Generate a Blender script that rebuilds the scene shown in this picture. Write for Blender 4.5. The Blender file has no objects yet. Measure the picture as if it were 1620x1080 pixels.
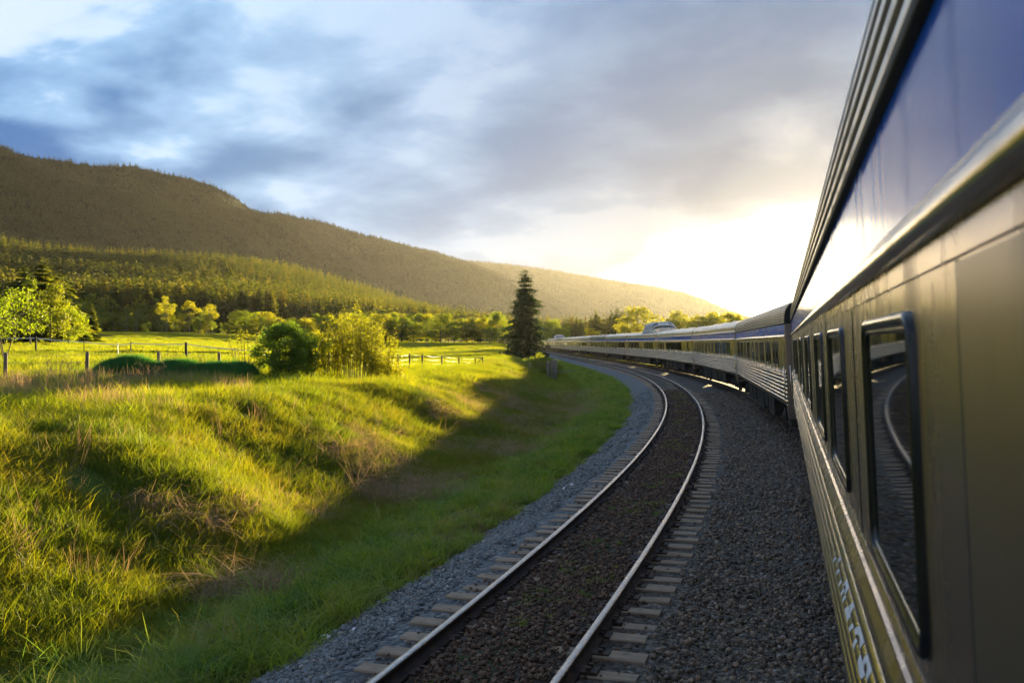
import bpy, bmesh, math, random
import numpy as np
from mathutils import Vector, Matrix

random.seed(7)
ORD = ['first', 'second', 'third', 'fourth', 'fifth', 'sixth', 'seventh', 'eighth', 'ninth', 'tenth', 'eleventh', 'twelfth', 'thirteenth', 'fourteenth', 'fifteenth', 'sixteenth', 'seventeenth']
RNG = np.random.default_rng(11)
R = math.radians
SC = bpy.context.scene
COL = SC.collection

# ---------------------------------------------------------------- camera, sky, sun, exposure
CAM_H = 2.914
F_PX = 1493.0
cam_d = bpy.data.cameras.new('camera')
cam = bpy.data.objects.new('camera', cam_d)
COL.objects.link(cam)
cam_d.sensor_width = 36.0
cam_d.lens = F_PX / 1620.0 * 36.0
cam_d.clip_start = 0.05
cam_d.clip_end = 60000.0
cam.location = (0, 0, CAM_H)
cam.rotation_euler = (R(90) + math.atan(1.6 / F_PX), 0, 0)
cam_d.dof.use_dof = True
cam_d.dof.focus_distance = 26.0
cam_d.dof.aperture_fstop = 5.0
SC.camera = cam

SUN_AZ, SUN_EL = R(18.6), R(4.55)          # azimuth measured from +Y towards +X
SUN_DIR = Vector((math.sin(SUN_AZ) * math.cos(SUN_EL), math.cos(SUN_AZ) * math.cos(SUN_EL), math.sin(SUN_EL)))
sun_d = bpy.data.lights.new('sun', 'SUN')
sun_d.energy = 5.0
sun_d.angle = R(0.40)
sun_d.color = (1.0, 0.78, 0.39)
sun = bpy.data.objects.new('sun', sun_d)
sun.rotation_euler = (-SUN_DIR).to_track_quat('-Z', 'Y').to_euler()
sun.location = (60, 120, 60)
COL.objects.link(sun)

SC.view_settings.view_transform = 'Standard'
SC.view_settings.look = 'None'
SC.view_settings.exposure = 2.48
SC.view_settings.gamma = 1.0
SC.view_settings.use_curve_mapping = False
SC.cycles.use_denoising = True
SC.cycles.max_bounces = 8
SC.cycles.transparent_max_bounces = 12
SC.cycles.volume_bounces = 0
SC.cycles.sample_clamp_indirect = 8.0


class NT:
    """small helper round a node tree"""
    def __init__(s, tree):
        s.t = tree; s.n = tree.nodes; s.l = tree.links

    def node(s, kind, **kw):
        n = s.n.new(kind)
        for k, v in kw.items():
            setattr(n, k, v)
        return n

    def put(s, sock, v):
        if isinstance(v, bpy.types.NodeSocket):
            s.l.new(v, sock)
        elif v is not None:
            if hasattr(sock, 'default_value'):
                dv = sock.default_value
                if hasattr(dv, '__len__') and not hasattr(v, '__len__'):
                    v = [v] * len(dv)
                elif hasattr(dv, '__len__') and len(dv) == 4 and len(v) == 3:
                    v = list(v) + [1.0]
                sock.default_value = v

    def math(s, op, a, b=None, c=None, clamp=False):
        n = s.node('ShaderNodeMath', operation=op, use_clamp=clamp)
        s.put(n.inputs[0], a)
        if b is not None: s.put(n.inputs[1], b)
        if c is not None: s.put(n.inputs[2], c)
        return n.outputs[0]

    def vmath(s, op, a, b=None):
        n = s.node('ShaderNodeVectorMath', operation=op)
        s.put(n.inputs[0], a)
        if b is not None: s.put(n.inputs[1], b)
        return n.outputs['Value'] if op in ('DOT_PRODUCT', 'LENGTH') else n.outputs[0]

    def rng(s, v, a, b, c=0.0, d=1.0, smooth=True):
        n = s.node('ShaderNodeMapRange', interpolation_type='SMOOTHSTEP' if smooth else 'LINEAR')
        s.put(n.inputs[0], v)
        for i, x in enumerate((a, b, c, d)):
            s.put(n.inputs[1 + i], x)
        return n.outputs[0]

    def mix(s, f, a, b, blend='MIX'):
        n = s.node('ShaderNodeMix', data_type='RGBA', blend_type=blend)
        s.put(n.inputs[0], f); s.put(n.inputs[6], a); s.put(n.inputs[7], b)
        return n.outputs[2]

    def ramp(s, f, stops, interp='LINEAR'):
        n = s.node('ShaderNodeValToRGB')
        cr = n.color_ramp; cr.interpolation = interp
        while len(cr.elements) < len(stops):
            cr.elements.new(0.5)
        for e, (p, c) in zip(cr.elements, stops):
            e.position = p
            e.color = tuple(c) + (1.0,) if len(c) == 3 else c
        s.put(n.inputs[0], f)
        return n.outputs[0]

    def noise(s, vec, scale, detail=4.0, rough=0.55, dist=0.0):
        n = s.node('ShaderNodeTexNoise')
        if vec is not None: s.put(n.inputs['Vector'], vec)
        s.put(n.inputs['Scale'], scale); s.put(n.inputs['Detail'], detail)
        s.put(n.inputs['Roughness'], rough); s.put(n.inputs['Distortion'], dist)
        return n.outputs[0]


SKY_STRENGTH = 0.205


def build_world():
    w = bpy.data.worlds.new('World')
    SC.world = w
    w.use_nodes = True
    k = NT(w.node_tree)
    k.n.clear()
    out = k.node('ShaderNodeOutputWorld')
    bg = k.node('ShaderNodeBackground')
    k.put(bg.inputs[1], SKY_STRENGTH)
    k.l.new(bg.outputs[0], out.inputs[0])
    d = k.node('ShaderNodeTexCoord').outputs['Generated']
    sx = k.node('ShaderNodeSeparateXYZ'); k.put(sx.inputs[0], d)
    z = sx.outputs[2]
    # clear air behind the clouds
    sky = k.node('ShaderNodeTexSky', sky_type='NISHITA')
    sky.sun_disc = False
    sky.sun_elevation = SUN_EL
    sky.sun_rotation = SUN_AZ
    sky.altitude = 600
    sky.air_density = 1.0; sky.dust_density = 1.5; sky.ozone_density = 1.2
    clear = k.vmath('MULTIPLY', sky.outputs[0], (0.10, 0.10, 0.10))
    # angle to the sun in degrees
    dot = k.vmath('DOT_PRODUCT', d, tuple(SUN_DIR))
    ang = k.math('MULTIPLY', k.math('ARCCOSINE', k.math('MINIMUM', k.math('MAXIMUM', dot, -1.0), 1.0)), 180 / math.pi)
    # cloud sheet: the direction cast on a layer overhead
    zc = k.math('ADD', k.math('MAXIMUM', z, 0.0), 0.34)
    px = k.math('DIVIDE', sx.outputs[0], zc); py = k.math('DIVIDE', sx.outputs[1], zc)
    cv = k.node('ShaderNodeCombineXYZ'); k.put(cv.inputs[0], px); k.put(cv.inputs[1], py)
    # rotate so that the streaks run down towards the sun's side
    mp = k.node('ShaderNodeMapping'); k.put(mp.inputs[0], cv.outputs[0])
    mp.inputs['Rotation'].default_value = (0, 0, R(38)); mp.inputs['Scale'].default_value = (1.7, 2.1, 1.0)
    mp.inputs['Location'].default_value = (12.6, 5.5, 1.1)
    n1 = k.noise(mp.outputs[0], 0.85, 3.0, 0.5, 0.25)
    n2 = k.noise(mp.outputs[0], 2.1, 5.0, 0.5, 0.2)
    n3 = k.noise(mp.outputs[0], 0.33, 2.0, 0.5, 0.0)
    cl = k.math('ADD', k.math('ADD', k.math('MULTIPLY', n1, 0.36), k.math('MULTIPLY', n2, 0.42)), k.math('MULTIPLY', n3, 0.22))
    cl = k.rng(cl, 0.425, 0.575, 0.0, 1.0, True)
    # colour of thick cloud and of thin bright cloud, by angle to the sun
    a = k.math('DIVIDE', ang, 120.0)
    thick = k.ramp(a, [(0.0, (0.60, 0.58, 0.58)), (0.07, (0.08, 0.17, 0.33)), (0.14, (0.09, 0.20, 0.40)), (0.21, (0.115, 0.26, 0.50)),
                       (0.29, (0.09, 0.245, 0.50)), (0.38, (0.035, 0.17, 0.46)), (0.52, (0.075, 0.20, 0.42)), (0.72, (0.16, 0.25, 0.42)), (1.0, (0.20, 0.27, 0.40))])
    thin = k.ramp(a, [(0.0, (0.9, 0.85, 0.80)), (0.09, (0.22, 0.32, 0.48)), (0.16, (0.28, 0.42, 0.64)), (0.24, (0.38, 0.56, 0.82)),
                      (0.32, (0.42, 0.66, 0.95)), (0.42, (0.34, 0.60, 0.92)), (0.55, (0.38, 0.55, 0.80)), (0.75, (0.46, 0.55, 0.70)), (1.0, (0.46, 0.52, 0.64))])
    c = k.mix(cl, thick, thin)
    # whitest puffs
    puff = k.math('MULTIPLY', k.rng(cl, 0.74, 1.0), k.rng(ang, 25, 60, 0.1, 0.7))
    c = k.mix(puff, c, (0.92, 0.97, 1.02))
    # a little of the clear sky in the gaps
    c = k.mix(k.rng(ang, 15, 55, 0.005, 0.06), c, clear)
    # bright gap under the cloud deck near the sun
    azd = k.math('SUBTRACT', k.math('ARCTAN2', sx.outputs[0], sx.outputs[1]), SUN_AZ)
    azd = k.math('ABSOLUTE', azd)
    edge = k.math('ADD', k.math('MULTIPLY', k.rng(azd, 0.0, 0.40, 1.0, 0.0, True), 0.098), 0.036)
    edge = k.math('ADD', edge, k.math('MULTIPLY', k.math('SUBTRACT', n2, 0.5), 0.06))
    gap = k.rng(k.math('SUBTRACT', edge, z), -0.011, 0.015)
    gap = k.math('MULTIPLY', gap, k.rng(ang, 9.0, 30.0, 1.0, 0.0))
    glow = k.ramp(k.math('DIVIDE', ang, 40.0), [(0.0, (4.2, 3.6, 2.6)), (0.25, (2.4, 2.1, 1.6)), (0.5, (1.2, 1.06, 0.84)), (1.0, (0.7, 0.62, 0.52))])
    c = k.mix(gap, c, glow)
    # warm, paler air low over the horizon on the sun's side
    low = k.math('MULTIPLY', k.rng(z, 0.0, 0.11, 0.25, 0.0), k.rng(ang, 15, 50, 1.0, 0.0))
    c = k.mix(low, c, (0.85, 0.74, 0.60))
    # below the horizon: dull earth
    c = k.mix(k.rng(z, -0.03, 0.0, 1.0, 0.0), c, (0.10, 0.09, 0.05))
    k.l.new(c, bg.inputs[0])


build_world()

# ---------------------------------------------------------------- general helpers


def new_obj(name, me, parent=None, mats=()):
    o = bpy.data.objects.new(name, me)
    COL.objects.link(o)
    for m in mats:
        me.materials.append(m)
    if parent is not None:
        o.parent = parent
    return o


def empty(name, loc=(0, 0, 0), rot=(0, 0, 0), parent=None):
    o = bpy.data.objects.new(name, None)
    o.empty_display_size = 0.3
    COL.objects.link(o)
    o.location = loc; o.rotation_euler = rot
    if parent is not None:
        o.parent = parent
    return o


def tag(o, label=None, cat=None, group=None, kind=None):
    if label: o['label'] = label
    if cat: o['category'] = cat
    if group: o['group'] = group
    if kind: o['kind'] = kind
    return o


def copy_tree(o, parent=None):
    c = o.copy()
    COL.objects.link(c)
    if parent is not None:
        mpi = o.matrix_parent_inverse.copy()
        c.parent = parent
        c.matrix_parent_inverse = mpi
    for ch in list(o.children):
        copy_tree(ch, c)
    return c


def mesh_np(name, V, F, smooth=False, mat_idx=None):
    """V (n,3), F list of arrays with equal-width rows (tris or quads)"""
    me = bpy.data.meshes.new(name)
    V = np.asarray(V, dtype=np.float32)
    if not isinstance(F, (list, tuple)):
        F = [F]
    F = [np.asarray(f, dtype=np.int32) for f in F if len(f)]
    me.vertices.add(len(V)); me.vertices.foreach_set('co', V.ravel())
    tot = np.concatenate([np.full(len(f), f.shape[1], dtype=np.int32) for f in F])
    idx = np.concatenate([f.ravel() for f in F])
    start = np.concatenate([[0], np.cumsum(tot)[:-1]]).astype(np.int32)
    me.loops.add(len(idx)); me.loops.foreach_set('vertex_index', idx)
    me.polygons.add(len(tot)); me.polygons.foreach_set('loop_start', start)
    if smooth:
        me.polygons.foreach_set('use_smooth', np.ones(len(tot), dtype=bool))
    if mat_idx is not None:
        me.polygons.foreach_set('material_index', np.asarray(mat_idx, dtype=np.int32))
    me.update(calc_edges=True)
    me.validate()
    return me


class MB:
    """collects boxes, tubes and sheets into one mesh"""
    def __init__(s):
        s.v = []; s.f = []; s.m = []; s.sm = []

    def add(s, vs, fs, m=0, smooth=False):
        b = len(s.v)
        s.v += [tuple(v) for v in vs]
        for f in fs:
            s.f.append([b + i for i in f]); s.m.append(m); s.sm.append(smooth)

    def box(s, lo, hi, m=0, M=None):
        x0, y0, z0 = lo; x1, y1, z1 = hi
        vs = [(x0, y0, z0), (x1, y0, z0), (x1, y1, z0), (x0, y1, z0), (x0, y0, z1), (x1, y0, z1), (x1, y1, z1), (x0, y1, z1)]
        if M is not None:
            vs = [tuple(M @ Vector(v)) for v in vs]
        s.add(vs, [(0, 3, 2, 1), (4, 5, 6, 7), (0, 1, 5, 4), (1, 2, 6, 5), (2, 3, 7, 6), (3, 0, 4, 7)], m)

    def cbox(s, lo, hi, c=0.02, m=0):
        """box with its upright and lengthwise edges cut off"""
        x0, y0, z0 = lo; x1, y1, z1 = hi
        ring = [(y0 + c, z0), (y1 - c, z0), (y1, z0 + c), (y1, z1 - c), (y1 - c, z1), (y0 + c, z1), (y0, z1 - c), (y0, z0 + c)]
        vs = [(x0, y, z) for y, z in ring] + [(x1, y, z) for y, z in ring]
        fs = [(i, (i + 1) % 8, 8 + (i + 1) % 8, 8 + i) for i in range(8)]
        fs += [tuple(range(7, -1, -1)), tuple(range(8, 16))]
        s.add(vs, fs, m)

    def tube(s, pts, rad, n=6, m=0, smooth=True, cap=True):
        pts = [Vector(p) for p in pts]
        if not hasattr(rad, '__len__'):
            rad = [rad] * len(pts)
        vs = []
        for i, p in enumerate(pts):
            t = (pts[min(i + 1, len(pts) - 1)] - pts[max(i - 1, 0)])
            if t.length < 1e-9: t = Vector((0, 0, 1))
            t.normalize()
            a = t.cross(Vector((0, 0, 1)) if abs(t.z) < 0.9 else Vector((1, 0, 0))).normalized()
            b = t.cross(a)
            for j in range(n):
                w = 2 * math.pi * j / n
                vs.append(p + (a * math.cos(w) + b * math.sin(w)) * rad[i])
        fs = []
        for i in range(len(pts) - 1):
            for j in range(n):
                fs.append((i * n + j, i * n + (j + 1) % n, (i + 1) * n + (j + 1) % n, (i + 1) * n + j))
        if cap:
            fs.append(tuple(range(n - 1, -1, -1))); fs.append(tuple((len(pts) - 1) * n + j for j in range(n)))
        s.add(vs, fs, m, smooth)

    def extrude_x(s, prof, x0, x1, m=0, smooth=False, seg=1):
        """open profile [(y, z)] drawn along x"""
        n = len(prof)
        vs = []
        for k in range(seg + 1):
            x = x0 + (x1 - x0) * k / seg
            vs += [(x, y, z) for y, z in prof]
        fs = []
        for k in range(seg):
            for i in range(n - 1):
                a = k * n + i
                fs.append((a, a + n, a + n + 1, a + 1))
        s.add(vs, fs, m, smooth)

    def mark(s, test, m):
        for i, f in enumerate(s.f):
            if test([s.v[j] for j in f]):
                s.m[i] = m

    def build(s, name, mats, parent=None):
        me = bpy.data.meshes.new(name)
        me.from_pydata(s.v, [], s.f)
        me.polygons.foreach_set('material_index', s.m)
        me.polygons.foreach_set('use_smooth', s.sm)
        me.update()
        if not isinstance(mats, (list, tuple)): mats = [mats]
        return new_obj(name, me, parent, mats)


def hash2(ix, iy, seed):
    h = (ix.astype(np.int64) * 374761393 + iy.astype(np.int64) * 668265263 + seed * 1274126177) & 0x7fffffff
    h = ((h ^ (h >> 13)) * 1274126177) & 0x7fffffff
    return ((h ^ (h >> 16)) & 0xffff) / 65535.0


def vnoise(x, y, seed=0):
    ix = np.floor(x); iy = np.floor(y)
    fx = x - ix; fy = y - iy
    fx = fx * fx * (3 - 2 * fx); fy = fy * fy * (3 - 2 * fy)
    a = hash2(ix, iy, seed); b = hash2(ix + 1, iy, seed); c = hash2(ix, iy + 1, seed); d = hash2(ix + 1, iy + 1, seed)
    return (a * (1 - fx) + b * fx) * (1 - fy) + (c * (1 - fx) + d * fx) * fy


def fbm(x, y, octv=4, seed=0):
    t = 0; amp = 0.5; tot = 0
    for o in range(octv):
        t = t + amp * vnoise(x, y, seed + o * 17); tot += amp
        x = x * 2.03 + 5.2; y = y * 2.03 + 1.3; amp *= 0.5
    return t / tot - 0.5


def sstep(x, a, b):
    t = np.clip((x - a) / (b - a), 0, 1)
    return t * t * (3 - 2 * t)


# ---------------------------------------------------------------- the line of the railway
DS = 0.5
PS = np.arange(-60, 620 + DS, DS)
_k = np.where(PS < 0, 4.0505e-3, np.maximum(4.0505e-3 - 0.956e-5 * PS - 13.35e-8 * np.minimum(PS, 200) ** 2, 0))
PT = -np.cumsum(_k) * DS
_i0 = int(np.argmin(abs(PS)))
PT = PT - PT[_i0] + 0.33450
PX = np.cumsum(np.sin(PT)) * DS; PY = np.cumsum(np.cos(PT)) * DS
PX = PX - PX[_i0] - 3.0853; PY = PY - PY[_i0]
TRACK_GAP = 4.60
TILT = 0.045


def path_at(s, right=0.0):
    x = np.interp(s, PS, PX); y = np.interp(s, PS, PY); t = np.interp(s, PS, PT)
    return x + np.cos(t) * right, y - np.sin(t) * right, t


def path_su(x, y):
    """distance along the near track and offset to its left"""
    x = np.asarray(x, float).ravel(); y = np.asarray(y, float).ravel()
    S = np.empty(len(x)); U = np.empty(len(x))
    st = 4
    qx, qy, qs = PX[::st], PY[::st], PS[::st]
    for a in range(0, len(x), 20000):
        xs, ys = x[a:a + 20000], y[a:a + 20000]
        d = (xs[:, None] - qx[None]) ** 2 + (ys[:, None] - qy[None]) ** 2
        i = d.argmin(1)
        s = qs[i]
        for _ in range(2):
            px, py, t = path_at(s)
            s = np.clip(s + (xs - px) * np.sin(t) + (ys - py) * np.cos(t), PS[0], PS[-1])
        px, py, t = path_at(s)
        S[a:a + 20000] = s
        U[a:a + 20000] = -(xs - px) * np.cos(t) + (ys - py) * np.sin(t)
    return S, U


def field_z(x, y):
    yy = np.clip(y, 0, 2000)
    L = np.interp(yy, [0, 40, 90, 200, 330, 420, 600], [1.0, 1.25, 1.75, 3.2, 6.0, 8.0, 9.0])
    Rr = np.interp(yy, [0, 40, 80, 115, 200, 330, 420, 600], [0.9, 0.85, 0.55, 0.15, 0.35, 2.4, 2.8, 3.0])
    q = np.clip(x / np.maximum(yy, 25), -1.2, 1)
    b = sstep(q, -0.42, -0.05)
    z = L * (1 - b) + Rr * b
    z = z + fbm(x / 14.0, y / 14.0, 3, 3) * 0.5 * sstep(yy, 0, 30) + fbm(x / 3.2, y / 3.2, 2, 9) * 0.14
    return z


def ground_z(x, y, su=None):
    x = np.asarray(x, float).ravel(); y = np.asarray(y, float).ravel()
    s, u = path_su(x, y) if su is None else su
    F = field_z(x, y)
    near = np.interp(u, [-40, -12, -9.2, -7.6, 2.4, 3.4, 4.6, 5.6, 6.6], [-1.0, -1.2, -1.1, -0.75, -0.75, -0.78, -1.0, -1.38, -1.42])
    near = near + fbm(x / 1.7, y / 1.7, 3, 21) * 0.22 * sstep(u, 2.6, 4.5)
    wob = fbm(x / 6.0, y / 6.0, 2, 5) * 2.6
    e = sstep(u + wob, 6.2, 12.5 + 2.5 * sstep(s, 20, 70))
    bank = fbm(x / 3.4, y / 3.4, 3, 33) * 0.36 * sstep(u, 6, 8) * (1 - sstep(u, 13, 18))
    z = near * (1 - e) + F * e + bank
    z = np.where(u < -7, np.interp(u, [-400, -40, -12, -9.2, -7.6], [2.0, -1.0, -1.2, -1.1, -0.75]), z)
    return z


def gz1(x, y):
    return float(ground_z([x], [y])[0])


def at_px(px, Y, z=None):
    """world X of a feature seen at photo column px when it stands Y metres ahead"""
    return (px - 810.0) / F_PX * Y


# ---------------------------------------------------------------- materials
def principled(name):
    m = bpy.data.materials.new(name)
    m.use_nodes = True
    k = NT(m.node_tree)
    b = k.n['Principled BSDF']
    return m, k, b


def coords(k, kind='Object'):
    return k.node('ShaderNodeTexCoord').outputs[kind]


def bump(k, b, h, strength=0.3, dist=0.02):
    n = k.node('ShaderNodeBump')
    k.put(n.inputs['Height'], h); k.put(n.inputs['Strength'], strength); k.put(n.inputs['Distance'], dist)
    k.l.new(n.outputs[0], b.inputs['Normal'])
    return n


def mat_simple(name, col, rough=0.6, metal=0.0, var=0.25, scale=3.0, bmp=0.0, spec=0.5):
    m, k, b = principled(name)
    n = k.noise(coords(k), scale, 5.0, 0.6)
    c = k.mix(k.rng(n, 0.3, 0.7), [x * (1 - var) for x in col], [min(1, x * (1 + var)) for x in col])
    k.l.new(c, b.inputs['Base Color'])
    b.inputs['Roughness'].default_value = rough
    b.inputs['Metallic'].default_value = metal
    b.inputs['Specular IOR Level'].default_value = spec
    if bmp:
        bump(k, b, n, bmp, 0.02)
    return m


def mat_leaf(name, cols, trans=0.5, tcol=None, rough=0.5, pos_scale=0.0, island=.45):
    """leaves that let light through; hue wanders from plant to plant and leaf to leaf"""
    m = bpy.data.materials.new(name)
    m.use_nodes = True
    k = NT(m.node_tree)
    k.n.clear()
    out = k.node('ShaderNodeOutputMaterial')
    oi = k.node('ShaderNodeObjectInfo')
    geo = k.node('ShaderNodeNewGeometry')
    r = k.math('FRACT', k.math('ADD', k.math('MULTIPLY', oi.outputs['Random'], 1.0 - island), k.math('MULTIPLY', geo.outputs['Random Per Island'], island)))
    if pos_scale:
        n = k.noise(geo.outputs['Position'], pos_scale, 3.0, 0.55)
        r = k.math('ADD', k.math('MULTIPLY', r, 0.62), k.math('MULTIPLY', k.rng(n, 0.36, 0.64, 0, 1, False), 0.38))
    st = [(i / (len(cols) - 1), c) for i, c in enumerate(cols)]
    c = k.ramp(r, st)
    df = k.node('ShaderNodeBsdfDiffuse'); k.l.new(c, df.inputs[0])
    tr = k.node('ShaderNodeBsdfTranslucent')
    k.l.new(k.mix(1.0, c, tcol or (1.9, 1.7, 0.8), 'MULTIPLY'), tr.inputs[0])
    mx = k.node('ShaderNodeMixShader'); k.put(mx.inputs[0], trans)
    k.l.new(df.outputs[0], mx.inputs[1]); k.l.new(tr.outputs[0], mx.inputs[2])
    gl = k.node('ShaderNodeBsdfGlossy'); gl.inputs['Roughness'].default_value = rough
    gl.inputs['Color'].default_value = (0.9, 0.9, 0.8, 1)
    m2 = k.node('ShaderNodeMixShader'); k.put(m2.inputs[0], 0.03)
    k.l.new(mx.outputs[0], m2.inputs[1]); k.l.new(gl.outputs[0], m2.inputs[2])
    k.l.new(m2.outputs[0], out.inputs[0])
    return m


def mat_steel(name, rough=0.24, wave=0.12, col=(0.78, 0.69, 0.57), dirt=0.4):
    m, k, b = principled(name)
    co = coords(k)
    mp = k.node('ShaderNodeMapping'); k.put(mp.inputs[0], co); mp.inputs['Scale'].default_value = (0.9, 1.0, 2.2)
    big = k.noise(mp.outputs[0], 1.6, 2.0, 0.5)
    mp2 = k.node('ShaderNodeMapping'); k.put(mp2.inputs[0], co); mp2.inputs['Scale'].default_value = (0.12, 1.0, 45.0)
    brush = k.noise(mp2.outputs[0], 3.0, 3.0, 0.6)
    mp3 = k.node('ShaderNodeMapping'); k.put(mp3.inputs[0], co); mp3.inputs['Scale'].default_value = (3.0, 1.0, 0.5)
    streak = k.noise(mp3.outputs[0], 1.3, 4.0, 0.6)
    grime = k.math('MULTIPLY', k.rng(streak, 0.45, 0.72), dirt)
    c = k.mix(grime, col, [x * 0.42 for x in col])
    k.l.new(c, b.inputs['Base Color'])
    b.inputs['Metallic'].default_value = 1.0
    rr = k.math('ADD', k.math('MULTIPLY', brush, 0.03), k.math('ADD', k.math('MULTIPLY', grime, 0.22), rough - 0.02))
    k.l.new(rr, b.inputs['Roughness'])
    h = k.math('ADD', k.math('MULTIPLY', big, 1.0), k.math('MULTIPLY', brush, 0.0006))
    bump(k, b, h, wave, 0.03)
    return m


def mat_blue(name):
    m, k, b = principled(name)
    co = coords(k)
    mp3 = k.node('ShaderNodeMapping'); k.put(mp3.inputs[0], co); mp3.inputs['Scale'].default_value = (7.0, 1.0, 0.6)
    streak = k.noise(mp3.outputs[0], 1.1, 4.0, 0.6)
    g = k.rng(streak, 0.45, 0.75)
    c = k.mix(k.math('MULTIPLY', g, 0.35), (0.018, 0.135, 0.62), (0.05, 0.13, 0.42))
    k.l.new(c, b.inputs['Base Color'])
    k.l.new(k.math('ADD', k.math('MULTIPLY', g, 0.16), 0.10), b.inputs['Roughness'])
    b.inputs['Specular IOR Level'].default_value = 0.07
    b.inputs['Coat Weight'].default_value = 0.0
    b.inputs['Coat Roughness'].default_value = 0.06
    mp = k.node('ShaderNodeMapping'); k.put(mp.inputs[0], co); mp.inputs['Scale'].default_value = (0.8, 1.0, 1.2)
    bump(k, b, k.noise(mp.outputs[0], 1.5, 2.0, 0.5), 0.10, 0.02)
    return m


M = {}
M['steel'] = mat_steel('stainless_steel', 0.26, 0.20, (0.57, 0.455, 0.365), dirt=0.6)
M['steel_flute'] = mat_steel('fluted_steel', 0.20, 0.03, dirt=0.35)
M['steel_roof'] = mat_steel('roof_steel', 0.30, 0.05, dirt=0.6)
M['groove'] = mat_simple('groove_shade', (0.045, 0.038, 0.030), 0.5, 0.4, 0.5, 5, 0.1)  # shade and dark reflections between the flutes, put into the colour
M['steel_door'] = mat_steel('door_steel', 0.36, 0.10, (0.37, 0.31, 0.265))
M['blue'] = mat_blue('blue_paint')
M['black_rubber'] = mat_simple('black_rubber', (0.010, 0.012, 0.016), 0.22, 0, 0.3, 5, 0.05)
M['black'] = mat_simple('sooty_black', (0.012, 0.011, 0.010), 0.6, 0, 0.4, 4, 0.2)
M['under'] = mat_simple('dusty_underframe', (0.035, 0.030, 0.025), 0.7, 0.0, 0.5, 3, 0.3)
M['glass'] = mat_simple('dark_window_glass', (0.012, 0.015, 0.014), 0.03, 0, 0.2, 0.6, 0.0, 1.0)
M['white_paint'] = mat_simple('white_paint', (0.75, 0.77, 0.80), 0.4, 0, 0.08, 9)
M['wheel'] = mat_simple('wheel_steel', (0.10, 0.085, 0.075), 0.5, 0.6, 0.4, 6)


def mat_clear():
    m = bpy.data.materials.new('dome_glazing')
    m.use_nodes = True
    k = NT(m.node_tree); k.n.clear()
    out = k.node('ShaderNodeOutputMaterial')
    t = k.node('ShaderNodeBsdfTransparent'); t.inputs[0].default_value = (0.34, 0.38, 0.42, 1)
    g = k.node('ShaderNodeBsdfGlossy'); g.inputs['Roughness'].default_value = 0.04
    f = k.node('ShaderNodeFresnel'); f.inputs[0].default_value = 1.5
    mx = k.node('ShaderNodeMixShader')
    k.l.new(k.math('MULTIPLY', f.outputs[0], 0.45), mx.inputs[0]); k.l.new(t.outputs[0], mx.inputs[1]); k.l.new(g.outputs[0], mx.inputs[2])
    k.l.new(mx.outputs[0], out.inputs[0])
    return m


M['clear'] = mat_clear()


def mat_rail():
    m, k, b = principled('rail_rust')
    n = k.noise(coords(k), 5.0, 6.0, 0.65)
    k.l.new(k.mix(k.rng(n, 0.35, 0.7), (0.030, 0.020, 0.015), (0.080, 0.045, 0.028)), b.inputs['Base Color'])
    b.inputs['Roughness'].default_value = 0.75
    m2, k, b = principled('rail_head')
    mp = k.node('ShaderNodeMapping'); k.put(mp.inputs[0], coords(k)); mp.inputs['Scale'].default_value = (1, 1, 1)
    n = k.noise(mp.outputs[0], 9.0, 4.0, 0.6)
    k.l.new(k.mix(k.rng(n, 0.3, 0.7), (0.40, 0.35, 0.32), (0.56, 0.49, 0.43)), b.inputs['Base Color'])
    b.inputs['Metallic'].default_value = 1.0
    b.inputs['Roughness'].default_value = 0.30
    return m, m2


M['rail'], M['rail_head'] = mat_rail()


def mat_wood(name, c1, c2, rough=0.85, scale=2.0):
    m, k, b = principled(name)
    co = coords(k)
    oi = k.node('ShaderNodeObjectInfo')
    off = k.vmath('ADD', co, k.vmath('MULTIPLY', (1.0, 1.0, 1.0), oi.outputs['Random']))
    mp = k.node('ShaderNodeMapping'); k.put(mp.inputs[0], off); mp.inputs['Scale'].default_value = (1.2, 14.0, 14.0)
    g = k.noise(mp.outputs[0], scale, 5.0, 0.65)
    s = k.noise(off, 5.0, 4.0, 0.6)
    c = k.mix(k.rng(g, 0.3, 0.7), c1, c2)
    c = k.mix(k.math('MULTIPLY', k.rng(s, 0.5, 0.72), 0.55), c, [x * 0.35 for x in c1])
    c = k.mix(k.math('MULTIPLY', oi.outputs['Random'], 0.5), c, k.mix(1.0, c, (0.62, 0.55, 0.48), 'MULTIPLY'))
    k.l.new(c, b.inputs['Base Color'])
    b.inputs['Roughness'].default_value = rough
    bump(k, b, g, 0.6, 0.01)
    return m


M['tie'] = mat_wood('weathered_tie_wood', (0.23, 0.175, 0.125), (0.36, 0.28, 0.20))
M['post'] = mat_wood('fence_post_wood', (0.16, 0.125, 0.09), (0.27, 0.215, 0.155))
M['post_dark'] = mat_wood('dark_post_wood', (0.045, 0.033, 0.025), (0.085, 0.062, 0.045))
M['post_grey'] = mat_wood('grey_post_wood', (0.17, 0.155, 0.135), (0.27, 0.25, 0.22))
M['bark'] = mat_simple('bark', (0.075, 0.055, 0.038), 0.9, 0, 0.4, 6, 0.5)
M['bark_pale'] = mat_simple('pale_bark', (0.30, 0.27, 0.22), 0.85, 0, 0.35, 4, 0.3)
M['wire'] = mat_simple('fence_wire', (0.30, 0.28, 0.25), 0.45, 0.8, 0.2, 4)
M['tape'] = mat_simple('white_fence_tape', (0.82, 0.82, 0.80), 0.6, 0, 0.05, 3)

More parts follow.
